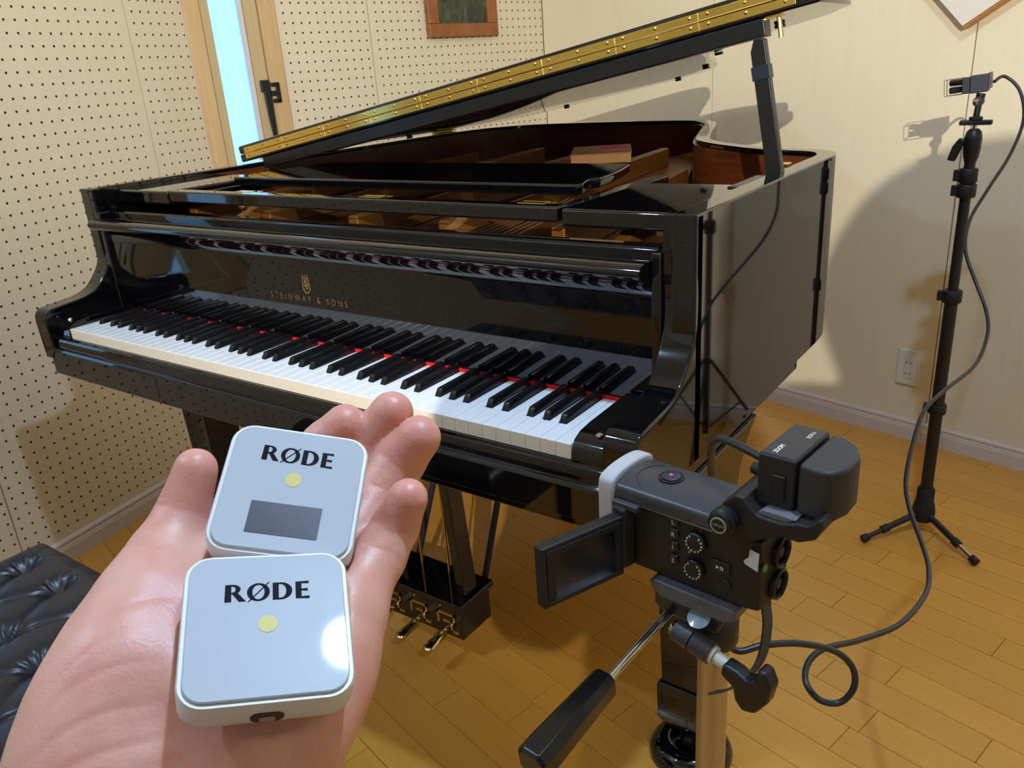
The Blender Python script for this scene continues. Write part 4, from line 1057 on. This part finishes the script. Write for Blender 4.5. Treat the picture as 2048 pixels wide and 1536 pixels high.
# ================================================================== the two wireless units
UW, UH = .0440, .0453
WPL2 = mat('unit_white_plastic', (222, 222, 222), .38)
WGL = mat('unit_white_gloss', (178, 188, 198), .03, coat=.2, coat_r=.02)
BLKI = mat('print_black', (16, 12, 20), .6, spec=.1)
def rrect(w, h, r, n=7):
    out = []
    for cx_, cy_, a0_ in ((w/2-r, h/2-r, 0), (-w/2+r, h/2-r, 90), (-w/2+r, -h/2+r, 180), (w/2-r, -h/2+r, 270)):
        for k in range(n):
            a = math.radians(a0_+90*k/(n-1)); out.append((cx_+math.cos(a)*r, cy_+math.sin(a)*r))
    return out
def letters(b, fr, y, zt):
    """the four printed capitals, strong verticals and thin hairlines; y = centre line, up is -y"""
    H = .0054; t = y-H/2; bo = y+H/2
    def P(poly): b.prism(poly, -zt, -zt+.00012, 'z', fr)
    def ring(cx_, ro, ri, a0, a1, n=18, cyo=y, ey=1.0, iy=1.0):
        for k in range(n):
            A = math.radians(a0+(a1-a0)*k/n); B = math.radians(a0+(a1-a0)*(k+1)/n)
            P([(cx_+math.cos(A)*ro, cyo+math.sin(A)*ey), (cx_+math.cos(B)*ro, cyo+math.sin(B)*ey), (cx_+math.cos(B)*ri, cyo+math.sin(B)*iy), (cx_+math.cos(A)*ri, cyo+math.sin(A)*iy)])
    x = -.0111
    P([(x, t), (x+.00155, t), (x+.00165, bo), (x-.0001, bo)])
    ring(x+.0019, .0021, .0008, -90, 90, 14, t+.00148, .00148, .00098)
    P([(x+.001, t), (x+.0020, t), (x+.0020, t+.0005), (x+.001, t+.0005)]); P([(x+.001, t+.00246), (x+.0021, t+.00246), (x+.0021, t+.00296), (x+.001, t+.00296)])
    P([(x+.0017, t+.0027), (x+.0032, t+.0026), (x+.0054, bo), (x+.0036, bo)])
    ring(-.00245, .0030, .0016, 0, 360, 32, y, .00282, .00232)
    P([(-.00530, bo+.0003), (-.00490, bo+.0003), (.00050, t-.0003), (.00010, t-.0003)])
    x = .0013
    P([(x, t), (x+.0016, t), (x+.0016, bo), (x, bo)])
    ring(x+.0022, .0030, .0014, -90, 90, 18, y, .0027, .00218)
    P([(x+.001, t), (x+.0023, t), (x+.0023, t+.0005), (x+.001, t+.0005)]); P([(x+.001, bo-.0005), (x+.0023, bo-.0005), (x+.0023, bo), (x+.001, bo)])
    x = .0074
    P([(x, t), (x+.0016, t), (x+.0016, bo), (x, bo)])
    for yy, L in ((t, .0036), (y-.0003, .0033), (bo-.00055, .0037)):
        P([(x+.0014, yy), (x+L, yy-.0001), (x+L, yy+.0007), (x+.0014, yy+.00055)])
def unit(name, label, ax, pos, ty, dy, screen):
    fr = frame(pos, ax[0], ax[1], ax[2])
    t = thing(name, label, 'microphone unit', tuple(pos), 'white wireless microphone units')
    bd = MB(); n = 28
    rings = [(rrect(UW-.0010, UH-.0010, .0066), .0002), (rrect(UW, UH, .0070), .0012), (rrect(UW, UH, .0070), .0088), (rrect(UW-.0016, UH-.0016, .0064), .0105)]
    vs = [fr(q[0], q[1], h) for poly, h in rings for q in poly]
    fs = [tuple(range(n)), tuple(range(3*n, 4*n))] + [(i*n+k, i*n+(k+1) % n, (i+1)*n+(k+1) % n, (i+1)*n+k) for i in range(3) for k in range(n)]
    body = bd.add(vs, fs).build('housing', WPL2, t, angle=45)
    fp = MB(); rings = [(rrect(UW-.0030, UH-.0030, .0056), .0002), (rrect(UW-.0030, UH-.0030, .0056), -.0005), (rrect(UW-.0036, UH-.0036, .0054), -.0008)]
    vs = [fr(q[0], q[1], h) for poly, h in rings for q in poly]
    fs = [tuple(range(n)), tuple(range(2*n, 3*n))] + [(i*n+k, i*n+(k+1) % n, (i+1)*n+(k+1) % n, (i+1)*n+k) for i in range(2) for k in range(n)]
    face = fp.add(vs, fs).build('front_plate', WGL, t, angle=20)
    lb = MB(); letters(lb, fr, ty, .00092); lb.build('lettering', BLKI, face, smooth=False)
    o = fr(0, dy, -.00082)
    MB().lathe([(.0025, 0), (.0025, .00010), (.0003, .00012)], o, tuple(-a for a in ax[2]), 28).build('status_dot', mat('pale_yellow', (216, 204, 130), .5, spec=.2), face)
    if screen:
        MB().box(-.0108, .0107, .0054, .0161, -.00095, -.0008, fr).build('dark_display', mat('display_dark', (40, 39, 50), .35), face)
    clip = MB(); clip.prism(rrect(.030, .034, .005), .0106, .0125, 'z', fr); clip.box(-.012, .012, -.017, -.010, .0124, .0160, fr)
    clip.prism(rrect(.026, .030, .004), .0140, .0160, 'z', fr)
    clip.build('belt_clip', WPL2, t)
    jk = MB(); jk.prism([(q[0], q[1]+.0064) for q in rrect(.0084, .0046, .00225)], UH/2-.0004, UH/2+.0002, 'y', lambda a, b_, c: fr(a, b_, c))
    jk.build('usb_port', mat('port_dark', (46, 34, 44), .4), body, bevel=0)
    MB().prism([(q[0], q[1]+.0073) for q in rrect(.0040, .0024, .0011)], UH/2+.0001, UH/2+.0004, 'y', lambda a, b_, c: fr(a, b_, c)).build('port_tongue', mat('port_tongue', (170, 140, 118), .4), body)
    return t
UN = ((.60776, .77033, -.1929), (.67153, -.62821, -.39294), (-.42388, .10928, -.8991)); UNP = (.94081, -.67519, 1.05115)
UF = ((.73926, .61991, -.26307), (.4348, -.73769, -.51649), (-.51424, .26744, -.81488)); UFP = (.91207, -.63938, 1.06654)
unit('wireless_microphone', 'white square wireless unit with no display, lower one on the palm', UN, UNP, -.0094, .0006, False)
unit('wireless_receiver', 'white square wireless unit with a dark display, lying on the fingers', UF, UFP, -.0120, -.0034, True)

# ================================================================== the hand (one continuous surface)
HAND = {
 'index': [(0.8954,-0.6384,1.0419,.0105),(0.8808,-0.6127,1.0488,.0096),(0.8835,-0.6008,1.0590,.0088),(0.8905,-0.5951,1.0670,.0078)],
 'middle': [(0.9036,-0.6317,1.0378,.0108),(0.8925,-0.6012,1.0463,.0100),(0.8968,-0.5889,1.0590,.0090),(0.9040,-0.5838,1.0700,.0081)],
 'ring': [(0.9148,-0.6299,1.0354,.0104),(0.9106,-0.6028,1.0456,.0098),(0.9132,-0.5920,1.0556,.0089),(0.9200,-0.5878,1.0650,.0081)],
 'pinky': [(0.9334,-0.6401,1.0327,.0096),(0.9307,-0.6243,1.0393,.0088),(0.9309,-0.6154,1.0462,.0078),(0.9355,-0.6122,1.0566,.0067)],
 'thumb': [(0.8855,-0.6858,1.0307,.0165),(0.8790,-0.6678,1.0477,.0108),(0.8760,-0.6557,1.0574,.0084),(0.8765,-0.6485,1.0695,.0072)],
}
PALM = [[(0.9010,-0.6440,1.0420,.012),(0.9151,-0.6617,1.0315,.013),(0.9253,-0.6752,1.0234,.014),(0.9328,-0.6858,1.0175,.016)],
        [(0.8985,-0.6538,1.0431,.011),(0.9079,-0.6702,1.0345,.013),(0.9180,-0.6861,1.0267,.014),(0.9165,-0.7014,1.0061,.022)],
        [(0.9108,-0.6384,1.0381,.012),(0.9269,-0.6527,1.0282,.0125),(0.9355,-0.6658,1.0209,.015)],
        [(0.9227,-0.6372,1.0337,.011),(0.9269,-0.6527,1.0282,.0125)],
        [(0.8905,-0.6807,1.0420,.015),(0.8975,-0.6946,1.0328,.0175),(0.9005,-0.7046,1.0241,.019),(0.9048,-0.7121,1.0130,.0215)],
        [(0.9354,-0.6435,1.0309,.0100),(0.9356,-0.6541,1.0252,.0135),(0.9369,-0.6647,1.0206,.0160),(0.9387,-0.6781,1.0149,.0175),(0.9355,-0.6917,1.0079,.0200)],
        [(0.9165,-0.7014,1.0061,.022),(0.9183,-0.7188,0.9948,.024),(0.9223,-0.7426,0.9834,.026),(0.955,-.815,.985,.028)],
        [(0.9048,-0.7121,1.0130,.0215),(0.9183,-0.7188,0.9948,.024)]]
def smin(a, b, k):
    h = np.clip(.5+.5*(b-a)/k, 0, 1); return b*(1-h)+a*h-k*h*(1-h)
def nets(V, lo, vx):
    # surface nets
    s = V < 0
    nx, ny, nz = V.shape
    cells = np.zeros((nx-1, ny-1, nz-1), dtype=np.uint8)
    for i in (0, 1):
        for j in (0, 1):
            for k in (0, 1):
                cells += s[i:nx-1+i, j:ny-1+j, k:nz-1+k]
    act = (cells > 0) & (cells < 8)
    idx = -np.ones(act.shape, dtype=np.int64); ijk = np.argwhere(act); idx[act] = np.arange(len(ijk))
    acc = np.zeros((len(ijk), 3)); cnt = np.zeros(len(ijk))
    I, J, K = ijk.T
    cor = [(i, j, k) for i in (0, 1) for j in (0, 1) for k in (0, 1)]
    for a in cor:
        for dim in range(3):
            if a[dim]: continue
            b = list(a); b[dim] = 1
            va = V[I+a[0], J+a[1], K+a[2]]; vb = V[I+b[0], J+b[1], K+b[2]]
            m_ = (va < 0) != (vb < 0)
            t = np.where(m_, va/(va-vb+1e-12), 0)
            pnt = np.array(a)[None, :]*np.ones((len(ijk), 1)); pnt[:, dim] += t
            acc[m_] += pnt[m_]; cnt[m_] += 1
    vert = lo+(ijk+acc/np.maximum(cnt, 1)[:, None])*vx
    quads = []
    for dim in range(3):
        o1, o2 = [(1, 2), (0, 2), (0, 1)][dim]
        sl = [slice(None)]*3; sl2 = [slice(None)]*3
        sl[dim] = slice(0, -1); sl2[dim] = slice(1, None)
        ch = s[tuple(sl)] != s[tuple(sl2)]
        e = np.argwhere(ch)
        ok = (e[:, o1] > 0) & (e[:, o2] > 0) & (e[:, o1] < V.shape[o1]-1) & (e[:, o2] < V.shape[o2]-1)
        e = e[ok]
        def cid(d1, d2_):
            q = e.copy(); q[:, o1] -= d1; q[:, o2] -= d2_; return idx[q[:, 0], q[:, 1], q[:, 2]]
        q = np.stack([cid(1, 1), cid(0, 1), cid(0, 0), cid(1, 0)], 1)
        fl = s[e[:, 0], e[:, 1], e[:, 2]]
        if dim == 1: fl = ~fl
        q[~fl] = q[~fl][:, ::-1]
        quads.append(q)
    quads = np.concatenate(quads); quads = quads[(quads >= 0).all(1)]
    return vert, quads
def build_hand():
    allp = [p for c in HAND.values() for p in c]+[p for c in PALM for p in c]
    lo = np.array([min(p[i]-p[3] for p in allp) for i in range(3)])-.006
    hi = np.array([max(p[i]+p[3] for p in allp) for i in range(3)])+.006
    vx = .0012
    n = np.ceil((hi-lo)/vx).astype(int)+1
    gx_, gy_, gz_ = [(lo[i]+np.arange(n[i])*vx).astype(np.float32) for i in range(3)]
    GX, GY, GZ = gx_[:, None, None], gy_[None, :, None], gz_[None, None, :]
    def cap(a, b):
        a, b = np.array(a, dtype=np.float32), np.array(b, dtype=np.float32); d = b[:3]-a[:3]; L = float(d@d)
        t = ((GX-a[0])*d[0]+(GY-a[1])*d[1]+(GZ-a[2])*d[2])/L
        t = np.clip(t, 0, 1)
        t = t.astype(np.float32)
        return np.sqrt((GX-a[0]-t*d[0])**2+(GY-a[1]-t*d[1])**2+(GZ-a[2]-t*d[2])**2)-(a[3]+(b[3]-a[3])*t)
    palm = None
    for c in PALM:
        for a, b in zip(c[:-1], c[1:]):
            q = cap(a, b); palm = q if palm is None else smin(palm, q, .010)
    res = palm.copy()
    for nm, c in HAND.items():
        f = None
        for a, b in zip(c[:-1], c[1:]):
            q = cap(a, b); f = q if f is None else smin(f, q, .0028)
        res = np.minimum(res, smin(palm, f, .011 if nm == 'thumb' else .0075))
    # the skin gives way under the two units
    for ax, pos in ((UN, UNP), (UF, UFP)):
        A = np.array(ax, dtype=np.float32); o = np.array(pos, dtype=np.float32)
        lx = (GX-o[0])*A[0][0]+(GY-o[1])*A[0][1]+(GZ-o[2])*A[0][2]
        ly = (GX-o[0])*A[1][0]+(GY-o[1])*A[1][1]+(GZ-o[2])*A[1][2]
        lz = (GX-o[0])*A[2][0]+(GY-o[1])*A[2][1]+(GZ-o[2])*A[2][2]
        qx, qy = np.abs(lx)-(UW/2-.006), np.abs(ly)-(UH/2-.006)
        d2_ = np.sqrt(np.maximum(qx, 0)**2+np.maximum(qy, 0)**2)+np.minimum(np.maximum(qx, qy), 0)-.0062
        ins = np.maximum(d2_, np.maximum(lz-.0163, -lz-.02))
        res = -smin(-res, ins, .0015)
    vert, quads = nets(res, lo, vx)
    # light smoothing
    ed = np.concatenate([quads[:, [0, 1]], quads[:, [1, 2]], quads[:, [2, 3]], quads[:, [3, 0]]])
    for it in range(5):
        sm = np.zeros_like(vert); ct = np.zeros(len(vert))
        for a, b in ((0, 1), (1, 0)):
            np.add.at(sm, ed[:, a], vert[ed[:, b]]); np.add.at(ct, ed[:, a], 1)
        vert = vert*.5+.5*sm/np.maximum(ct, 1)[:, None]
    # normals
    fn = np.cross(vert[quads[:, 2]]-vert[quads[:, 0]], vert[quads[:, 3]]-vert[quads[:, 1]])
    vn = np.zeros_like(vert)
    for k in range(4): np.add.at(vn, quads[:, k], fn)
    vn /= np.linalg.norm(vn, axis=1)[:, None]+1e-12
    # flexion creases at the finger joints, pink finger pads
    tint = np.zeros(len(vert)); disp = np.zeros(len(vert))
    palmdir = -np.array(UN[2])
    chains = {k: np.array(c) for k, c in HAND.items()}
    dist = {}
    for k, c in chains.items():
        best = np.full(len(vert), 9.0)
        for a, b in zip(c[:-1], c[1:]):
            d = b[:3]-a[:3]; t = np.clip(((vert-a[:3])@d)/(d@d), 0, 1)
            best = np.minimum(best, np.linalg.norm(vert-a[:3]-t[:, None]*d, axis=1)-(a[3]+(b[3]-a[3])*t))
        dist[k] = best
    for k, c in chains.items():
        own = dist[k] <= np.min([dist[q] for q in dist], axis=0)+1e-6
        near_ = own & (dist[k] < .004)
        tip = c[-1][:3]
        tint = np.maximum(tint, np.where(near_, np.exp(-(np.linalg.norm(vert-tip, axis=1)/.014)**2)*.5, 0))
        for ji in (1, 2):
            Jp = c[ji][:3]; t = (c[ji+1][:3]-c[ji-1][:3]); t = t/np.linalg.norm(t)
            for off_, dep_ in ((0, .00045), (.0022, .0002), (-.0020, .00015)):
                s_ = (vert-Jp)@t - off_ + .0009*np.sin((vert@np.array([900., 700., 500.])))*.5
                f = np.exp(-(s_/.0010)**2)*np.clip(vn@palmdir*1.4, 0, 1)
                disp -= np.where(near_, f*dep_, 0); tint = np.maximum(tint, np.where(near_, f*.30*(dep_/.00065), 0))
    # long palm lines (thenar and wrist wrinkles)
    u = vert@np.array(UN[0]); w = vert@np.array(UN[1])
    u0, w0 = np.array(UNP)@np.array(UN[0]), np.array(UNP)@np.array(UN[1]); u = u-u0; w = w-w0
    free = np.min([dist[q] for q in ('index', 'middle', 'ring', 'pinky')], axis=0) > .004
    for (u1, w1, u2, w2, cv, dp_, wd_) in ((-.060, .020, -.024, .010, -.003, .00055, .0011), (-.060, .027, -.020, .018, -.002, .0006, .0012), (-.062, .034, -.018, .024, -.002, .0006, .0012), (-.060, .012, -.026, .000, -.004, .0004, .0010),
                                     (-.055, .003, -.026, -.012, -.003, .0004, .0010), (-.018, .044, .022, .032, -.003, .0007, .0013), (-.022, .030, -.008, .052, .003, .0009, .0015), (-.002, .030, .004, .050, .001, .0005, .0012), (-.045, -.012, -.024, -.020, -.002, .0006, .0011)):
        tt = np.clip((u-u1)/(u2-u1), 0, 1); ww = w1+(w2-w1)*tt+cv*np.sin(math.pi*tt)
        inside = (u > u1) & (u < u2); fade = np.sin(math.pi*tt)**.6
        f = np.where(inside, np.exp(-((w-ww)/wd_)**2)*fade, 0)*np.clip(vn@palmdir*1.3, 0, 1)*free
        disp -= f*dp_*.55; tint = np.maximum(tint, f*.2)
    vert = vert+vn*disp[:, None]
    me = bpy.data.meshes.new('hand'); me.from_pydata(vert.tolist(), [], quads.tolist()); me.update()
    at = me.color_attributes.new('blush', 'FLOAT_COLOR', 'POINT')
    at.data.foreach_set('color', np.stack([tint, tint, tint, np.ones_like(tint)], 1).astype(np.float32).ravel())
    return me
def skin_mat():
    m = mat('skin', (214, 164, 144), rough=.42, sss=.18, bump=.10, bscale=900)
    nt = m.node_tree; b = nt.nodes['Principled BSDF']
    va = nt.nodes.new('ShaderNodeVertexColor'); va.layer_name = 'blush'
    tc = nt.nodes.new('ShaderNodeTexCoord'); n = nt.nodes.new('ShaderNodeTexNoise'); n.inputs['Scale'].default_value = 55; n.inputs['Detail'].default_value = 3
    nt.links.new(tc.outputs['Object'], n.inputs['Vector'])
    m1 = nt.nodes.new('ShaderNodeMix'); m1.data_type = 'RGBA'; m1.inputs['A'].default_value = lin((222, 168, 148))+(1,); m1.inputs['B'].default_value = lin((214, 150, 132))+(1,)
    mr = nt.nodes.new('ShaderNodeMapRange'); mr.inputs['From Min'].default_value = .38; mr.inputs['From Max'].default_value = .66
    nt.links.new(n.outputs['Fac'], mr.inputs['Value']); nt.links.new(mr.outputs['Result'], m1.inputs['Factor'])
    m2 = nt.nodes.new('ShaderNodeMix'); m2.data_type = 'RGBA'; m2.inputs['B'].default_value = lin((214, 124, 112))+(1,)
    nt.links.new(m1.outputs['Result'], m2.inputs['A']); nt.links.new(va.outputs['Color'], m2.inputs['Factor'])
    nt.links.new(m2.outputs['Result'], b.inputs['Base Color'])
    return m
person = thing('person', 'open left hand held palm up in front of the keyboard, holding two white units', 'person', (.918, -.72, .99))
hm = build_hand()
hand = mesh_obj('hand', hm, skin_mat(), person, angle=180)
nl = MB(); tpv = Vector((.8770, -.6481, 1.0697)); lf = (-r2*.97 + fwd*.15).normalized(); upv = (Vector((.8770, -.6481, 1.0697))-Vector((.8763, -.6557, 1.0576))).normalized()
upv = (upv - lf*upv.dot(lf)).normalized(); wv = lf.cross(upv)
nvs = []; nfs = []
for i in range(7):
    for j in range(7):
        a = (i/6-.5)*2; b = (j/6-.5)*2
        rr = math.sqrt(max(0, 1-.75*a*a))
        q = tpv - upv*.0025 + upv*b*.0062 + wv*a*.0046 + lf*(.0078*math.sqrt(max(0.05, 1-.62*a*a))-.0010*max(0, b)**2)
        nvs.append(tuple(q))
for i in range(6):
    for j in range(6): nfs.append((i*7+j, (i+1)*7+j, (i+1)*7+j+1, i*7+j+1))
nl.add(nvs, nfs)
nlo = nl.build('thumb_nail', mat('nail', (222, 168, 156), .25, coat=.3), person, angle=90)
sd = nlo.modifiers.new('solid', 'SOLIDIFY'); sd.thickness = .0006

# ------------------------------------------------------------------ the photographer behind the hand
def sdf_mesh(name, chains, vx, k):
    allp = [p for c in chains for p in c]
    lo = np.array([min(p[i]-p[3] for p in allp) for i in range(3)])-vx*3
    hi = np.array([max(p[i]+p[3] for p in allp) for i in range(3)])+vx*3
    n = np.ceil((hi-lo)/vx).astype(int)+1
    g_ = [(lo[i]+np.arange(n[i])*vx).astype(np.float32) for i in range(3)]
    GX, GY, GZ = g_[0][:, None, None], g_[1][None, :, None], g_[2][None, None, :]
    V = None
    for c in chains:
        for a, b in zip(c[:-1], c[1:]):
            a, b = np.array(a, dtype=np.float32), np.array(b, dtype=np.float32); d = b[:3]-a[:3]; L = float(d@d)+1e-9
            t = np.clip(((GX-a[0])*d[0]+(GY-a[1])*d[1]+(GZ-a[2])*d[2])/L, 0, 1)
            q = np.sqrt((GX-a[0]-t*d[0])**2+(GY-a[1]-t*d[1])**2+(GZ-a[2]-t*d[2])**2)-(a[3]+(b[3]-a[3])*t)
            V = q if V is None else smin(V, q, k)
    verts, quads = nets(V, lo, vx)
    me = bpy.data.meshes.new(name); me.from_pydata(verts.tolist(), [], quads.tolist()); me.update()
    return me
HC = Vector((1.600, -1.200, 1.537))
sh_l, sh_r = (1.255, -1.170, 1.365, .080), (1.690, -1.130, 1.365, .074)
shirt = [[(1.51, -1.20, 1.40, .060), (1.475, -1.18, 1.26, .125), (1.46, -1.18, 1.08, .120), (1.46, -1.18, .93, .130)],
         [(1.36, -1.18, 1.26, .090), (1.36, -1.18, .96, .095)], [(1.57, -1.17, 1.26, .090), (1.56, -1.17, .96, .095)],
         [(1.48, -1.19, 1.38, .070), sh_l], [(1.48, -1.19, 1.38, .070), sh_r],
         [sh_l, (1.115, -1.020, 1.110, .054), (0.985, -.860, 1.000, .042)],
         [sh_r, (1.640, -.980, 1.110, .054), (1.360, -.890, 1.090, .040)]]
mesh_obj('shirt', sdf_mesh('shirt', shirt, .010, .05), mat('shirt_navy', (46, 52, 70), .85, bump=.3, bscale=500), person, angle=180)
tro = [[(1.46, -1.18, .93, .125), (1.37, -1.18, .84, .10), (1.36, -1.15, .48, .07), (1.36, -1.18, .10, .052)], [(1.46, -1.18, .93, .125), (1.55, -1.18, .84, .10), (1.56, -1.15, .48, .07), (1.56, -1.18, .10, .052)]]
mesh_obj('trousers', sdf_mesh('trousers', tro, .012, .03), mat('trouser_grey', (60, 60, 64), .85, bump=.3, bscale=500), person, angle=180)
for sx in (1.36, 1.56):
    mesh_obj('shoe', sdf_mesh('shoe', [[(sx, -1.21, .045, .044), (sx, -1.07, .036, .036), (sx, -1.01, .030, .030)]], .008, .02), BLKS, person, angle=180)
fd_ = Vector((-.60, .80, 0)); sd_ = Vector((.80, .60, 0)); up_ = Vector((0, 0, 1))
def hp(a, b, c, r): q = HC+fd_*a+sd_*b+up_*c; return (q.x, q.y, q.z, r)
head = [[hp(-.02, 0, .030, .082), hp(.012, 0, .010, .076), hp(.030, 0, -.050, .058), hp(.046, 0, -.078, .036)], [hp(-.03, 0, -.04, .055), hp(-.045, 0, -.16, .050)],
        [hp(.080, 0, .004, .008), hp(.100, 0, -.022, .011), hp(.092, 0, -.032, .010)], [hp(.078, -.012, -.060, .008), hp(.078, .012, -.060, .008)],
        [hp(-.005, -.080, .010, .010), hp(-.002, -.080, -.035, .008)], [hp(-.005, .080, .010, .010), hp(-.002, .080, -.035, .008)]]
hm2 = sdf_mesh('head', head, .005, .012)
at2 = hm2.color_attributes.new('blush', 'FLOAT_COLOR', 'POINT')
at2.data.foreach_set('color', np.tile(np.array([0, 0, 0, 1], dtype=np.float32), len(hm2.vertices)))
hd = mesh_obj('head', hm2, MATS['skin'], person, angle=180)
for s in (-1, 1):
    q = hp(.076, s*.031, .002, 0); MB().sphere(q[:3], .012, 12, 8).build('eye', mat('eye_white', (228, 224, 218), .2), hd)
    q = hp(.0855, s*.031, .002, 0); MB().sphere(q[:3], .0050, 10, 6).build('iris', mat('iris_brown', (40, 26, 18), .2), hd)
hair = [[hp(-.020, 0, .040, .108), hp(-.050, 0, -.010, .090)], [hp(.02, -.03, .085, .028), hp(.02, .03, .085, .028)], [hp(-.03, -.062, .01, .03), hp(-.03, .062, .01, .03)], [hp(-.05, 0, -.05, .055), hp(-.05, 0, -.07, .045)]]
mesh_obj('hair', sdf_mesh('hair', hair, .006, .03), mat('hair_black', (22, 18, 16), .5, bump=.5, bscale=300), person, angle=180)
rh = [[(1.360, -.890, 1.090, .030), (1.255, -.870, 1.105, .030), (1.215, -.865, 1.120, .026)]]
for i in range(4): rh.append([(1.225, -.868, 1.128-.018*i, .011), (1.185, -.850, 1.140-.018*i, .0095), (1.168, -.862, 1.142-.018*i, .0085)])
rh.append([(1.235, -.870, 1.135, .013), (1.200, -.885, 1.160, .010), (1.180, -.890, 1.165, .009)])
rm2 = sdf_mesh('right_hand', rh, .004, .008)
at3 = rm2.color_attributes.new('blush', 'FLOAT_COLOR', 'POINT'); at3.data.foreach_set('color', np.tile(np.array([0, 0, 0, 1], dtype=np.float32), len(rm2.vertices)))
mesh_obj('right_hand', rm2, MATS['skin'], person, angle=180)
